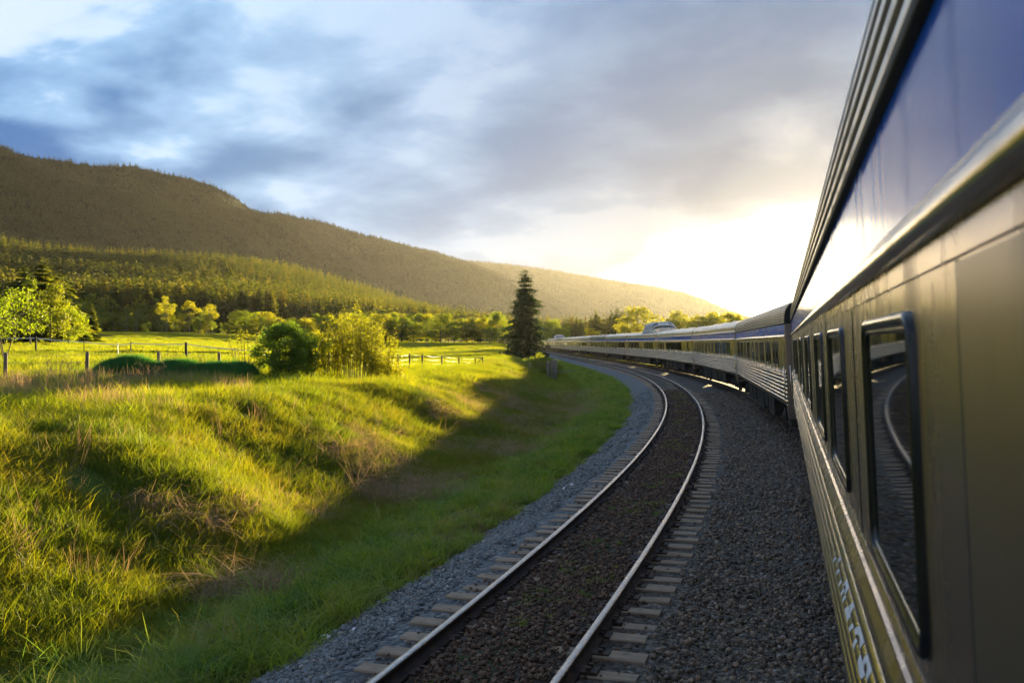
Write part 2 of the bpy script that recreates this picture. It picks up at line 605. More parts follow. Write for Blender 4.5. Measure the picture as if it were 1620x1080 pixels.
M['grass'] = mat_leaf('meadow_grass', [(0.070, 0.135, 0.010), (0.115, 0.180, 0.011), (0.165, 0.210, 0.012), (0.215, 0.210, 0.016)], 0.58, (2.35, 1.85, 0.26), pos_scale=0.22)
M['grass_bank'] = mat_leaf('bank_grass', [(0.068, 0.135, 0.014), (0.108, 0.165, 0.016), (0.155, 0.185, 0.020), (0.21, 0.180, 0.035)], 0.5, (2.1, 1.65, 0.35), pos_scale=0.5)
M['grass_green'] = mat_leaf('fresh_track_grass', [(0.055, 0.13, 0.020), (0.13, 0.24, 0.035), (0.26, 0.32, 0.055), (0.32, 0.26, 0.11)], 0.5, (1.6, 1.5, 0.5), pos_scale=0.9, island=.12)
M['grass_dry'] = mat_leaf('dry_grass', [(0.24, 0.175, 0.125), (0.32, 0.24, 0.17), (0.38, 0.275, 0.17), (0.30, 0.235, 0.19)], 0.35, (1.5, 1.25, 0.8), pos_scale=0.6)
M['mountain_needles'] = mat_leaf('mountain_needles', [(0.006, 0.014, 0.013), (0.012, 0.024, 0.017), (0.022, 0.038, 0.018), (0.038, 0.050, 0.020)], 0.04, (1.5, 1.3, 0.6), pos_scale=0.006)
M['grass_lush'] = mat_leaf('lush_grass', [(0.030, 0.120, 0.045), (0.045, 0.160, 0.055), (0.070, 0.200, 0.060)], 0.4, (1.6, 1.7, 0.6))
M['needles'] = mat_leaf('spruce_needles', [(0.016, 0.036, 0.012), (0.026, 0.052, 0.014), (0.040, 0.066, 0.018)], 0.22, (1.5, 1.3, 0.6))
M['forest_needles'] = mat_leaf('forest_needles', [(0.028, 0.052, 0.010), (0.060, 0.082, 0.013), (0.140, 0.125, 0.020)], 0.55, (2.2, 1.8, 0.5))
M['leaf_bright'] = mat_leaf('bright_spring_leaves', [(0.095, 0.145, 0.010), (0.135, 0.175, 0.012), (0.175, 0.200, 0.014)], 0.62, (2.0, 1.9, 0.45))
M['leaf_mid'] = mat_leaf('green_leaves', [(0.070, 0.115, 0.012), (0.100, 0.140, 0.014), (0.140, 0.160, 0.018)], 0.6, (2.1, 1.8, 0.45))
M['leaf_yellow'] = mat_leaf('yellow_green_leaves', [(0.130, 0.155, 0.010), (0.175, 0.190, 0.012), (0.21, 0.215, 0.014)], 0.66, (2.1, 1.85, 0.35))
M['leaf_bush'] = mat_leaf('bush_leaves', [(0.080, 0.150, 0.020), (0.115, 0.190, 0.022), (0.160, 0.220, 0.024)], 0.55, (2.2, 1.9, 0.5))


def mat_ground():
    m, k, b = principled('field_soil_and_sward')
    p = k.node('ShaderNodeNewGeometry').outputs['Position']
    n1 = k.noise(p, 0.045, 4.0, 0.55); n2 = k.noise(p, 0.6, 5.0, 0.6); n3 = k.noise(p, 5.0, 4.0, 0.65)
    c = k.mix(k.rng(n1, 0.38, 0.62), (0.050, 0.090, 0.012), (0.115, 0.135, 0.014))
    c = k.mix(k.math('MULTIPLY', k.rng(n2, 0.44, 0.64), 0.75), c, (0.13, 0.10, 0.05))
    c = k.mix(k.math('MULTIPLY', k.rng(n3, 0.4, 0.7), 0.5), c, (0.030, 0.040, 0.010))
    k.l.new(c, b.inputs['Base Color'])
    b.inputs['Roughness'].default_value = 0.9
    b.inputs['Specular IOR Level'].default_value = 0.15
    bump(k, b, k.math('ADD', n3, k.math('MULTIPLY', n2, 2.0)), 0.9, 0.12)
    return m


def mat_ballast():
    m, k, b = principled('ballast_stones')
    at = k.node('ShaderNodeAttribute'); at.attribute_name = 'u'
    u = at.outputs['Fac']
    p = k.node('ShaderNodeNewGeometry').outputs['Position']
    vo = k.node('ShaderNodeTexVoronoi'); k.put(vo.inputs['Vector'], p); vo.inputs['Scale'].default_value = 17.0
    hs = k.node('ShaderNodeSeparateColor'); k.l.new(vo.outputs['Color'], hs.inputs[0])
    n = k.noise(p, 0.8, 5.0, 0.6)
    grey = k.ramp(hs.outputs[0], [(0.0, (0.055, 0.065, 0.072)), (0.5, (0.12, 0.135, 0.145)), (0.92, (0.20, 0.21, 0.215)), (1.0, (0.33, 0.31, 0.29))])
    brown = k.ramp(hs.outputs[0], [(0.0, (0.028, 0.021, 0.016)), (0.6, (0.065, 0.047, 0.035)), (0.95, (0.11, 0.085, 0.065)), (1.0, (0.20, 0.16, 0.12))])
    mid = k.ramp(hs.outputs[0], [(0.0, (0.045, 0.038, 0.030)), (0.6, (0.10, 0.086, 0.072)), (0.95, (0.17, 0.15, 0.13)), (1.0, (0.30, 0.28, 0.26))])
    wob = k.math('MULTIPLY', k.math('SUBTRACT', n, 0.5), 0.9)
    uu = k.math('ADD', u, wob)
    ft = k.math('MULTIPLY', k.rng(uu, -1.35, -0.75), k.rng(uu, 0.80, 1.25, 1.0, 0.0))
    f2 = k.math('MULTIPLY', k.rng(uu, -7.2, -6.2), k.rng(uu, -3.6, -2.9, 1.0, 0.0))
    c = k.mix(k.rng(uu, -0.6, 0.9), mid, grey)
    c = k.mix(k.math('MAXIMUM', ft, k.math('MULTIPLY', f2, 0.8)), c, brown)
    moss = k.math('MULTIPLY', k.math('MULTIPLY', k.rng(k.math('ABSOLUTE', k.math('ADD', u, -0.05)), 0.0, 0.45, 1.0, 0.0), k.rng(n, 0.42, 0.62)), 0.7)
    c = k.mix(moss, c, (0.030, 0.060, 0.010))
    k.l.new(c, b.inputs['Base Color'])
    b.inputs['Roughness'].default_value = 0.75
    b.inputs['Specular IOR Level'].default_value = 0.3
    bump(k, b, k.math('MULTIPLY', vo.outputs['Distance'], -1.0), 1.0, 0.05)
    return m


def mat_stone(name, stops, rough=0.6):
    m, k, b = principled(name)
    oi = k.node('ShaderNodeObjectInfo')
    n = k.noise(coords(k), 6.0, 4.0, 0.6)
    c = k.ramp(oi.outputs['Random'], stops)
    c = k.mix(1.0, c, k.ramp(n, [(0.3, (0.7, 0.7, 0.7)), (0.7, (1.2, 1.2, 1.2))]), 'MULTIPLY')
    k.l.new(c, b.inputs['Base Color'])
    b.inputs['Roughness'].default_value = rough
    bump(k, b, n, 0.4, 0.01)
    return m


M['ground'] = mat_ground()
M['ballast'] = mat_ballast()
M['stone_grey'] = mat_stone('grey_ballast', [(0.0, (0.060, 0.072, 0.078)), (0.45, (0.150, 0.172, 0.180)), (0.85, (0.25, 0.275, 0.285)), (0.97, (0.27, 0.22, 0.18)), (1.0, (0.42, 0.41, 0.40))])
M['stone_mid'] = mat_stone('dusty_ballast', [(0.0, (0.050, 0.036, 0.024)), (0.5, (0.158, 0.117, 0.080)), (0.88, (0.29, 0.225, 0.16)), (0.97, (0.32, 0.20, 0.13)), (1.0, (0.38, 0.37, 0.36))])
M['stone_brown'] = mat_stone('brown_ballast', [(0.0, (0.045, 0.026, 0.015)), (0.55, (0.125, 0.072, 0.043)), (0.92, (0.21, 0.13, 0.082)), (1.0, (0.21, 0.15, 0.10))], 0.8)


def mat_hill(name, c1, c2, c3, sc):
    m, k, b = principled(name)
    p = k.node('ShaderNodeNewGeometry').outputs['Position']
    n1 = k.noise(p, 0.0035 * sc, 5.0, 0.6, 0.6); n2 = k.noise(p, 0.02 * sc, 6.0, 0.65); n3 = k.noise(p, 0.09 * sc, 3.0, 0.6)
    c = k.mix(k.rng(n1, 0.40, 0.62), c1, c2)
    c = k.mix(k.math('MULTIPLY', k.rng(n2, 0.48, 0.68), 0.7), c, c3)
    c = k.mix(k.math('MULTIPLY', k.rng(n3, 0.35, 0.65, 1.0, 0.0), 0.5), c, [x * 0.4 for x in c1])
    k.l.new(c, b.inputs['Base Color'])
    b.inputs['Roughness'].default_value = 0.95
    b.inputs['Specular IOR Level'].default_value = 0.05
    bump(k, b, k.math('ADD', n2, n3), 1.0, 14.0 / sc)
    return m


M['mountain'] = mat_hill('mountain_forest_cover', (0.009, 0.019, 0.017), (0.020, 0.034, 0.020), (0.040, 0.054, 0.026), 1.6)
M['foothill'] = mat_hill('foothill_forest_floor', (0.020, 0.028, 0.010), (0.032, 0.042, 0.012), (0.05, 0.05, 0.015), 2.5)

# ---------------------------------------------------------------- ground and hills


def build_ground():
    rad = np.concatenate([[0.0], np.geomspace(1.2, 120, 170), np.geomspace(124, 9500, 70)])
    ang = np.concatenate([np.arange(-44, 44, 0.36), np.arange(44, 316, 5.0)])
    ang = np.radians(ang)
    A, RR = np.meshgrid(ang, rad, indexing='ij')
    X = (RR * np.sin(A)).ravel(); Y = (RR * np.cos(A)).ravel()
    Z = ground_z(X, Y)
    n, m = len(ang), len(rad)
    i, j = np.meshgrid(np.arange(n), np.arange(m - 1), indexing='ij')
    i2 = (i + 1) % n
    F = np.stack([i * m + j, i2 * m + j, i2 * m + j + 1, i * m + j + 1], -1).reshape(-1, 4)[:, ::-1]
    me = mesh_np('ground', np.stack([X, Y, Z], 1), F, True)
    tag(new_obj('ground', me, None, [M['ground']]), kind='structure')


build_ground()

HILLS = {}


def build_hill(name, mat, crest, foot, back, zfoot, tree_h, power, namp, ncol=220, nrow=70, seed=1):
    """a ridge: crest = [(photo column, photo row of the tree tops, metres away)]"""
    c = np.array(crest, float)
    t = np.linspace(c[0, 0], c[-1, 0], ncol)
    py = np.interp(t, c[:, 0], c[:, 1]); Yc = np.interp(t, c[:, 0], c[:, 2])
    kk = np.ones(5) / 5
    Yc = np.convolve(np.pad(Yc, 2, mode='edge'), kk, 'valid')
    Xc = (t - 810) / F_PX * Yc
    Zc = CAM_H + (541.6 - py) / F_PX * Yc - tree_h
    dist = np.hypot(Xc, Yc); dx, dy = Xc / dist, Yc / dist
    ft = np.interp(t, [p[0] for p in foot], [p[1] for p in foot])
    v = np.concatenate([np.linspace(0, 1, int(nrow * .7)), 1 + np.linspace(0, 1, nrow - int(nrow * .7) + 1)[1:]])
    Dm = np.where(v[None] <= 1, ft[:, None] + (dist - ft)[:, None] * v[None], dist[:, None] + back * (v[None] - 1))
    X = dx[:, None] * Dm; Y = dy[:, None] * Dm
    vv = np.where(v <= 1, v, 2 - v)[None]
    sh = np.where(v[None] <= 1, vv ** power, vv ** 1.2)
    Z = zfoot + (Zc[:, None] - zfoot) * sh
    sc = 420.0 * (dist.mean() / 2500)
    env = np.where(v[None] <= 1, np.sin(np.pi * np.clip(v[None], 0, 1)) ** 0.8, 0.5 * np.sin(np.pi * (v[None] - 1)))
    Z = Z + (fbm(X / sc + 3.3, Y / sc, 5, seed) - 0.02) * namp * env * np.clip((Zc[:, None] - zfoot) / 100, 0.1, 5)
    Z[:, 0] = zfoot - 6; Z[:, -1] = zfoot - 6
    n, m = X.shape
    i, j = np.meshgrid(np.arange(n - 1), np.arange(m - 1), indexing='ij')
    F = np.stack([i * m + j, (i + 1) * m + j, (i + 1) * m + j + 1, i * m + j + 1], -1).reshape(-1, 4)[:, ::-1]
    me = mesh_np(name, np.stack([X.ravel(), Y.ravel(), Z.ravel()], 1), F, True)
    o = new_obj(name, me, None, [mat])
    tag(o, kind='structure')
    HILLS[o.name] = (X, Y, Z)
    return o


build_hill('mountain', M['mountain'],
           [(-500, 330, 1700), (-100, 250, 1700), (30, 241, 1700), (90, 249, 1720), (150, 258, 1750), (205, 258, 1800), (245, 267, 1850), (290, 276, 1900), (330, 287, 1950),
            (355, 298, 2000), (380, 314, 2050), (398, 328, 2100), (430, 352, 2150), (480, 390, 2200), (560, 450, 2200)],
           [(-500, 1200), (560, 1700)], 900, 10, 7, 1.0, 60, seed=4)
build_hill('mountain', M['mountain'],
           [(-500, 300, 1500), (-200, 232, 1480), (-60, 228, 1480), (0, 226, 1480), (28, 240, 1500), (80, 266, 1520), (160, 292, 1560), (260, 314, 1650), (330, 325, 1800), (398, 331, 2000),
            (440, 334, 2150), (520, 350, 2400), (560, 365, 2500), (620, 378, 2700), (660, 390, 2800), (690, 396, 2900), (735, 411, 3000), (790, 432, 3100), (860, 462, 3200), (960, 505, 3200)],
           [(-500, 1000), (200, 1020), (400, 1200), (700, 1700), (960, 2200)], 800, 10, 7, 1.25, 80, seed=8)
build_hill('mountain', M['mountain'],
           [(380, 392, 4300), (500, 396, 4400), (640, 401, 4500), (735, 411, 4600), (800, 417, 4650), (860, 424, 4700), (900, 430, 4750), (960, 440, 4800), (1000, 446, 4850), (1040, 452, 4900),
            (1080, 460, 4950), (1110, 471, 5000), (1140, 484, 5000), (1175, 497, 5000), (1230, 512, 5000), (1330, 528, 5000), (1500, 538, 5000)],
           [(380, 2600), (900, 2300), (1500, 3200)], 1600, 4, 7, 1.15, 100, seed=15)
build_hill('foothill', M['foothill'],
           [(-500, 330, 950), (-150, 352, 950), (0, 371, 960), (60, 384, 970), (160, 392, 980), (300, 397, 1020), (400, 404, 1080), (470, 416, 1130), (560, 441, 1200), (620, 461, 1260),
            (680, 481, 1320), (740, 500, 1400), (820, 520, 1500), (950, 530, 1600)],
           [(-500, 390), (0, 395), (400, 430), (700, 560), (950, 900)], 420, 7.5, 17, 1.25, 26, seed=23)


def hill_sample(name, n, seed, lo=0.0, hi=0.75, px=None, pw=1.0):
    """n points on a hill's face"""
    X, Y, Z = HILLS[name]
    r = np.random.default_rng(seed)
    a = r.random(n); b = lo + (hi - lo) * r.random(n) ** pw
    if px:
        a = px[0] + (px[1] - px[0]) * a
    i = a * (X.shape[0] - 1.001); j = b * (X.shape[1] - 1.001)
    i0 = i.astype(int); j0 = j.astype(int); fi = i - i0; fj = j - j0

    def g(Q):
        return (Q[i0, j0] * (1 - fi) + Q[i0 + 1, j0] * fi) * (1 - fj) + (Q[i0, j0 + 1] * (1 - fi) + Q[i0 + 1, j0 + 1] * fi) * fj
    return np.stack([g(X), g(Y), g(Z)], 1)


# ---------------------------------------------------------------- haze
def build_haze():
    mb = MB()
    mb.box((-6500, -3000, -9.0), (6500, 8200, 378))
    m = bpy.data.materials.new('haze_air')
    m.use_nodes = True
    k = NT(m.node_tree)
    k.n.clear()
    out = k.node('ShaderNodeOutputMaterial')
    v = k.node('ShaderNodeVolumePrincipled')
    v.inputs['Color'].default_value = (1.0, 0.97, 0.92, 1)
    v.inputs['Density'].default_value = HAZE_D
    v.inputs['Anisotropy'].default_value = 0.60
    k.l.new(v.outputs[0], out.inputs['Volume'])
    o = mb.build('haze', m)
    tag(o, kind='stuff')
    o.display_type = 'WIRE'


HAZE_D = 1.3e-5
build_haze()

# ---------------------------------------------------------------- the track bed, ties and rails


def build_ballast():
    s = np.concatenate([np.arange(-14, 60, 0.35), np.arange(60, 520, 1.0)])
    kn = [(3.35, -0.98), (2.95, -0.80), (2.55, -0.64), (2.15, -0.47), (1.8, -0.31), (1.5, -0.215), (1.32, -0.195), (1.1, -0.20), (0.85, -0.205), (0.64, -0.20), (0.54, -0.166), (0.2, -0.155),
          (-0.2, -0.155), (-0.54, -0.166), (-0.64, -0.20), (-0.85, -0.205), (-1.1, -0.20), (-1.35, -0.20), (-1.7, -0.25), (-2.1, -0.30), (-2.6, -0.28), (-3.1, -0.20), (-3.6, -0.18), (-4.1, -0.17), (-4.6, -0.17), (-5.2, -0.17),
          (-5.9, -0.19), (-6.4, -0.24), (-7.0, -0.5), (-7.8, -0.9), (-8.6, -1.3)]
    us = np.array([k[0] for k in kn]); zs = np.array([k[1] for k in kn])
    S, U = np.meshgrid(s, us, indexing='ij')
    x, y, _ = path_at(S.ravel(), -U.ravel())
    Z = np.tile(zs, len(s)) + fbm(x / 0.5, y / 0.5, 3, 71) * 0.05 + np.where(U.ravel() > 1.5, fbm(x / 1.9, y / 1.9, 2, 72) * 0.12, 0)
    n, m = S.shape
    i, j = np.meshgrid(np.arange(n - 1), np.arange(m - 1), indexing='ij')
    F = np.stack([i * m + j, (i + 1) * m + j, (i + 1) * m + j + 1, i * m + j + 1], -1).reshape(-1, 4)[:, ::-1]
    F = F[:, ::-1]
    me = mesh_np('ballast_bed', np.stack([x, y, Z], 1), F, True)
    at = me.attributes.new('u', 'FLOAT', 'POINT')
    at.data.foreach_set('value', U.ravel().astype(np.float32))
    o = new_obj('ballast_bed', me, None, [M['ballast']])
    tag(o, kind='structure')


build_ballast()


def rail_mesh(off, s0, s1, tilt=0.0):
    prof = [(-.07, -.17), (-.07, -.158), (-.012, -.135), (-.009, -.05), (-.034, -.042), (-.037, -.010), (-.030, -.001),
            (.030, -.001), (.037, -.010), (.034, -.042), (.009, -.05), (.012, -.135), (.07, -.158), (.07, -.17)]
    s = np.concatenate([np.arange(s0, 70, 0.5), np.arange(70, s1, 1.5)])
    P = np.array(prof)
    V = []
    for o_, z_ in P:
        x, y, _ = path_at(s, off + o_)
        V.append(np.stack([x, y, np.full(len(s), z_)], 1))
    V = np.stack(V, 1)
    n, m = len(s), len(P)
    i, j = np.meshgrid(np.arange(n - 1), np.arange(m), indexing='ij')
    j2 = (j + 1) % m
    F = np.stack([i * m + j, i * m + j2, (i + 1) * m + j2, (i + 1) * m + j], -1).reshape(-1, 4)
    mi = np.where((j.ravel() >= 5) & (j.ravel() <= 7), 1, 0)
    return mesh_np('rail', V.reshape(-1, 3), F, False, mi)


def build_track():
    t = empty('railway_track', (PX[_i0], PY[_i0], -0.17))
    tag(t, 'empty curving railway track with shiny rails left of the train', 'railway track')
    inv = Vector(t.location)
    for o_ in (-0.752, 0.752):
        o = new_obj('rail', rail_mesh(o_, -10, 480), t, [M['rail'], M['rail_head']])
        o.location = -inv
    meshes = []
    for v in range(4):
        rr = random.Random(v)
        mb = MB()
        L, W = 1.30, 0.115
        nx = 8
        ring = []
        for a in range(nx + 1):
            x = -L + 2 * L * a / nx
            w1 = W + rr.uniform(-.012, .008); w2 = W + rr.uniform(-.012, .008)
            h = rr.uniform(-.008, .006)
            ring.append([(x, -w1, -.16), (x, -w1, -.012 + h), (x, -w1 + .015, h), (x, w2 - .015, h + rr.uniform(-.006, .006)), (x, w2, -.012 + h), (x, w2, -.16)])
        vs = [p for r_ in ring for p in r_]
        fs = []
        for a in range(nx):
            for b in range(5):
                fs.append((a * 6 + b, (a + 1) * 6 + b, (a + 1) * 6 + b + 1, a * 6 + b + 1))
        fs.append((5, 4, 3, 2, 1, 0)); fs.append(tuple(nx * 6 + q for q in range(6)))
        mb.add(vs, fs)
        o = mb.build('tie', M['tie'])
        meshes.append(o.data)
        bpy.data.objects.remove(o)
    s = -6.0
    n = 0
    mbp = MB()
    while n < 292:
        x, y, th = path_at(s, random.uniform(-.05, .05))
        o = bpy.data.objects.new('tie', meshes[random.randrange(4)])
        COL.objects.link(o); o.parent = t
        o.location = Vector((x, y, -0.168 + random.uniform(-.012, .008))) - inv
        o.rotation_euler = (random.uniform(-.012, .012), random.uniform(-.006, .006), -th + random.uniform(-.03, .03))
        if s < 70:
            for ro in (-0.752, 0.752):
                Mx = Matrix.Translation(Vector((x, y, -0.172)) - inv) @ Matrix.Rotation(-th, 4, 'Z')
                mbp.box((ro - .18, -.095, .002), (ro + .18, .095, .024), 0, Mx)
                for sx in (-.095, .095):
                    mbp.box((ro + sx - .022, -.075, .024), (ro + sx + .022, -.035, .060), 0, Mx)
                    mbp.box((ro + sx - .022, .035, .024), (ro + sx + .022, .075, .060), 0, Mx)
        s += 0.515 + random.uniform(-.035, .035)
        n += 1
    tag(mbp.build('tie_plates', M['rail'], t), kind='stuff')
    # the track the train stands on: rails only show, its ties lie under the stones
    t2 = empty('railway_track', (PX[_i0] + TRACK_GAP, PY[_i0], -0.17))
    tag(t2, 'railway track buried in gravel underneath the silver train', 'railway track')
    inv = Vector(t2.location)
    for o_ in (-0.752, 0.752):
        o = new_obj('rail', rail_mesh(4.74 + o_, -10, 480), t2, [M['rail'], M['rail_head']])
        o.location = -inv


build_track()

# ---------------------------------------------------------------- the train
HW = 1.52            # half width of a car
Z_SILL, Z_FL, Z_BELT, Z_BT = 1.16, 2.03, 2.125, 3.00
Z_PAN0, Z_PAN1 = 3.125, 3.43
Z_TOP = 4.16
Z_ROOF0 = 3.46
ROOF_N = 3.6


def side_prof_skirt():
    pts = []
    nfl = 7
    pitch = (Z_FL - Z_SILL - 0.05) / nfl
    z = Z_SILL
    pts += [(HW - .03, z), (HW + .015, z), (HW + .02, z + .025)]
    for f in range(nfl):
        z0 = Z_SILL + 0.035 + f * pitch
        for a in range(11):
            t = a / 10
            h = math.sin(math.pi * t) ** 0.75
            pts.append((HW + 0.002 + 0.034 * h, z0 + pitch * (0.10 + 0.80 * t)))
        pts.append((HW + 0.002, z0 + pitch))
    return pts


def skirt_depth(z):
    p = side_prof_skirt()
    return float(np.interp(z, [q[1] for q in p], [q[0] for q in p]))


def roof_curve(n=140):
    """upper right quarter from the eave to the crown, with its outward normal"""
    c = []
    for i in range(n + 1):
        th = (math.pi / 2) * i / n
        c.append((HW * max(math.cos(th), 0) ** (2 / ROOF_N), Z_ROOF0 + (Z_TOP - Z_ROOF0) * math.sin(th) ** (2 / ROOF_N)))
    # even steps along the arc
    P = np.array(c); d = np.hypot(*(P[1:] - P[:-1]).T); L = np.concatenate([[0], np.cumsum(d)])
    return P, L


_RP, _RL = roof_curve(400)


def roof_prof(fluted_len=1.0, pitch=0.066, depth=0.019):
    out = []
    ds = pitch / 7
    L = 0
    while L < _RL[-1]:
        y = np.interp(L, _RL, _RP[:, 0]); z = np.interp(L, _RL, _RP[:, 1])
        y2 = np.interp(L + .01, _RL, _RP[:, 0]); z2 = np.interp(L + .01, _RL, _RP[:, 1])
        ny, nz = (z2 - z), -(y2 - y)
        q = math.hypot(ny, nz) or 1
        d = 0
        if L < fluted_len:
            d = depth * abs(math.sin(math.pi * (L / pitch))) ** 0.7
        out.append((y + ny / q * d, z + nz / q * d))
        L += ds if L < fluted_len else 0.09
    out.append((0.0, Z_TOP))
    return out


def rr_loop(cx, cz, w, h, r, y, seg=5):
    pts = []
    for qx, qz, a0 in ((1, 1, 0), (-1, 1, 90), (-1, -1, 180), (1, -1, 270)):
        for i in range(seg + 1):
            a = R(a0 + 90 * i / seg)
            pts.append((cx + qx * (w / 2 - r) + r * math.cos(a), y, cz + qz * (h / 2 - r) + r * math.sin(a)))
    return pts


def window_mesh(w, h, sgn=1):
    """rubber frame with stepped inner sash, standing in the side of the car; origin at its middle on the wall"""
    loops = [(w, h, .075, -.03), (w, h, .075, .012), (w - .022, h - .022, .066, .019), (w - .05, h - .05, .056, .017), (w - .056, h - .056, .054, .008),
             (w - .070, h - .070, .050, .011), (w - .088, h - .088, .045, .010), (w - .092, h - .092, .043, .004)]
    mb = MB()
    vs = []
    n = 24
    for (a, b, r, y) in loops:
        vs += [(p[0], sgn * p[1], p[2]) for p in rr_loop(0, 0, a, b, r, y)]
    fs = []
    for k in range(len(loops) - 1):
        for i in range(n):
            f = (k * n + i, k * n + (i + 1) % n, (k + 1) * n + (i + 1) % n, (k + 1) * n + i)
            fs.append(f if sgn < 0 else f[::-1])
    mb.add(vs, fs, 0, True)
    fr = mb
    pn = MB()
    lp = [(p[0], sgn * .005, p[2]) for p in rr_loop(0, 0, w - .09, h - .09, .044, 0)]
    pn.add(lp, [tuple(range(n)) if sgn < 0 else tuple(range(n - 1, -1, -1))])
    return fr, pn


_WCACHE = {}


def add_window(car, x, zc, w, h, sgn):
    key = (round(w, 3), round(h, 3), sgn)
    if key not in _WCACHE:
        fr, pn = window_mesh(w, h, sgn)
        o = fr.build('window', M['black_rubber'], car); p = pn.build('pane', M['glass'], o)
        _WCACHE[key] = (o.data, p.data)
    else:
        a, b = _WCACHE[key]
        o = new_obj('window', a, car); p = new_obj('pane', b, o)
    o.location = (x, sgn * HW, zc)
    return o


def belt_panels(L0, L1, wins, sgn, mb, zlo=Z_BELT, zhi=Z_BT):
    """smooth steel belt with an opening for each window"""
    xs = L0
    zb, zt = 2.20, 2.94
    ws = sorted(wins)
    def quad(x0, x1, z0, z1):
        v = [(x0, sgn * HW, z0), (x1, sgn * HW, z0), (x1, sgn * HW, z1), (x0, sgn * HW, z1)]
        mb.add(v, [(0, 1, 2, 3) if sgn < 0 else (3, 2, 1, 0)])
    for (a, b) in ws:
        a += .028; b -= .028
        quad(xs, a, zlo, zhi)
        quad(a, b, zlo, zb + .028); quad(a, b, zt - .028, zhi)
        xs = b
    quad(xs, L1, zlo, zhi)


def wheel_mesh():
    mb = MB()
    prof = [(.05, 0.06), (.12, .07), (.14, .05), (.36, .035), (.40, .06), (.455, .065), (.47, -.07), (.40, -.07), (.36, -.03), (.12, -.05), (.05, -.06)]
    n = 22
    vs = []
    for i in range(n):
        a = 2 * math.pi * i / n
        vs += [(r * math.cos(a), y, r * math.sin(a)) for r, y in prof]
    m = len(prof)
    fs = []
    for i in range(n):
        for j in range(m - 1):
            fs.append((i * m + j, ((i + 1) % n) * m + j, ((i + 1) % n) * m + j + 1, i * m + j + 1))
    mb.add(vs, fs, 0, True)
    return mb


_WHEEL = []


def add_truck(car, x):
    mb = MB()
    for s in (-1, 1):
        y0, y1 = s * 1.02, s * 1.14
        lo, hi = min(y0, y1), max(y0, y1)
        mb.cbox((-1.75, lo, .52), (1.75, hi, .68), .02)
        mb.cbox((-.55, lo - .02, .30), (.55, hi + .02, .52), .02)
        for ax in (-1.3, 1.3):
            mb.cbox((ax - .19, lo - .05, .34), (ax + .19, hi + .06, .66), .04)
            mb.tube([(ax, s * 1.10, .50), (ax, s * 1.24, .50)], .11, 10)
        for q in (-.32, 0, .32):
            mb.tube([(q, s * 1.08, .68), (q, s * 1.08, .98)], .085, 8)
        mb.tube([(-.9, s * 1.2, .78), (-.35, s * 1.2, .45)], .04, 6)
        mb.tube([(.9, s * 1.2, .78), (.35, s * 1.2, .45)], .04, 6)
    mb.cbox((-.35, -1.0, .55), (.35, 1.0, .85), .03)
    for ax in (-1.3, 1.3):
        mb.tube([(ax, -.95, .465), (ax, .95, .465)], .085, 8)
    t = mb.build('truck', M['under'], car)
    t.location = (x, 0, 0)
    for ax in (-1.3, 1.3):
        for s in (-1, 1):
            if not _WHEEL:
                w = wheel_mesh().build('wheel', M['wheel'], t); _WHEEL.append(w.data)
            else:
                w = new_obj('wheel', _WHEEL[0], t)
            w.location = (ax, s * .72, .465)
    return t


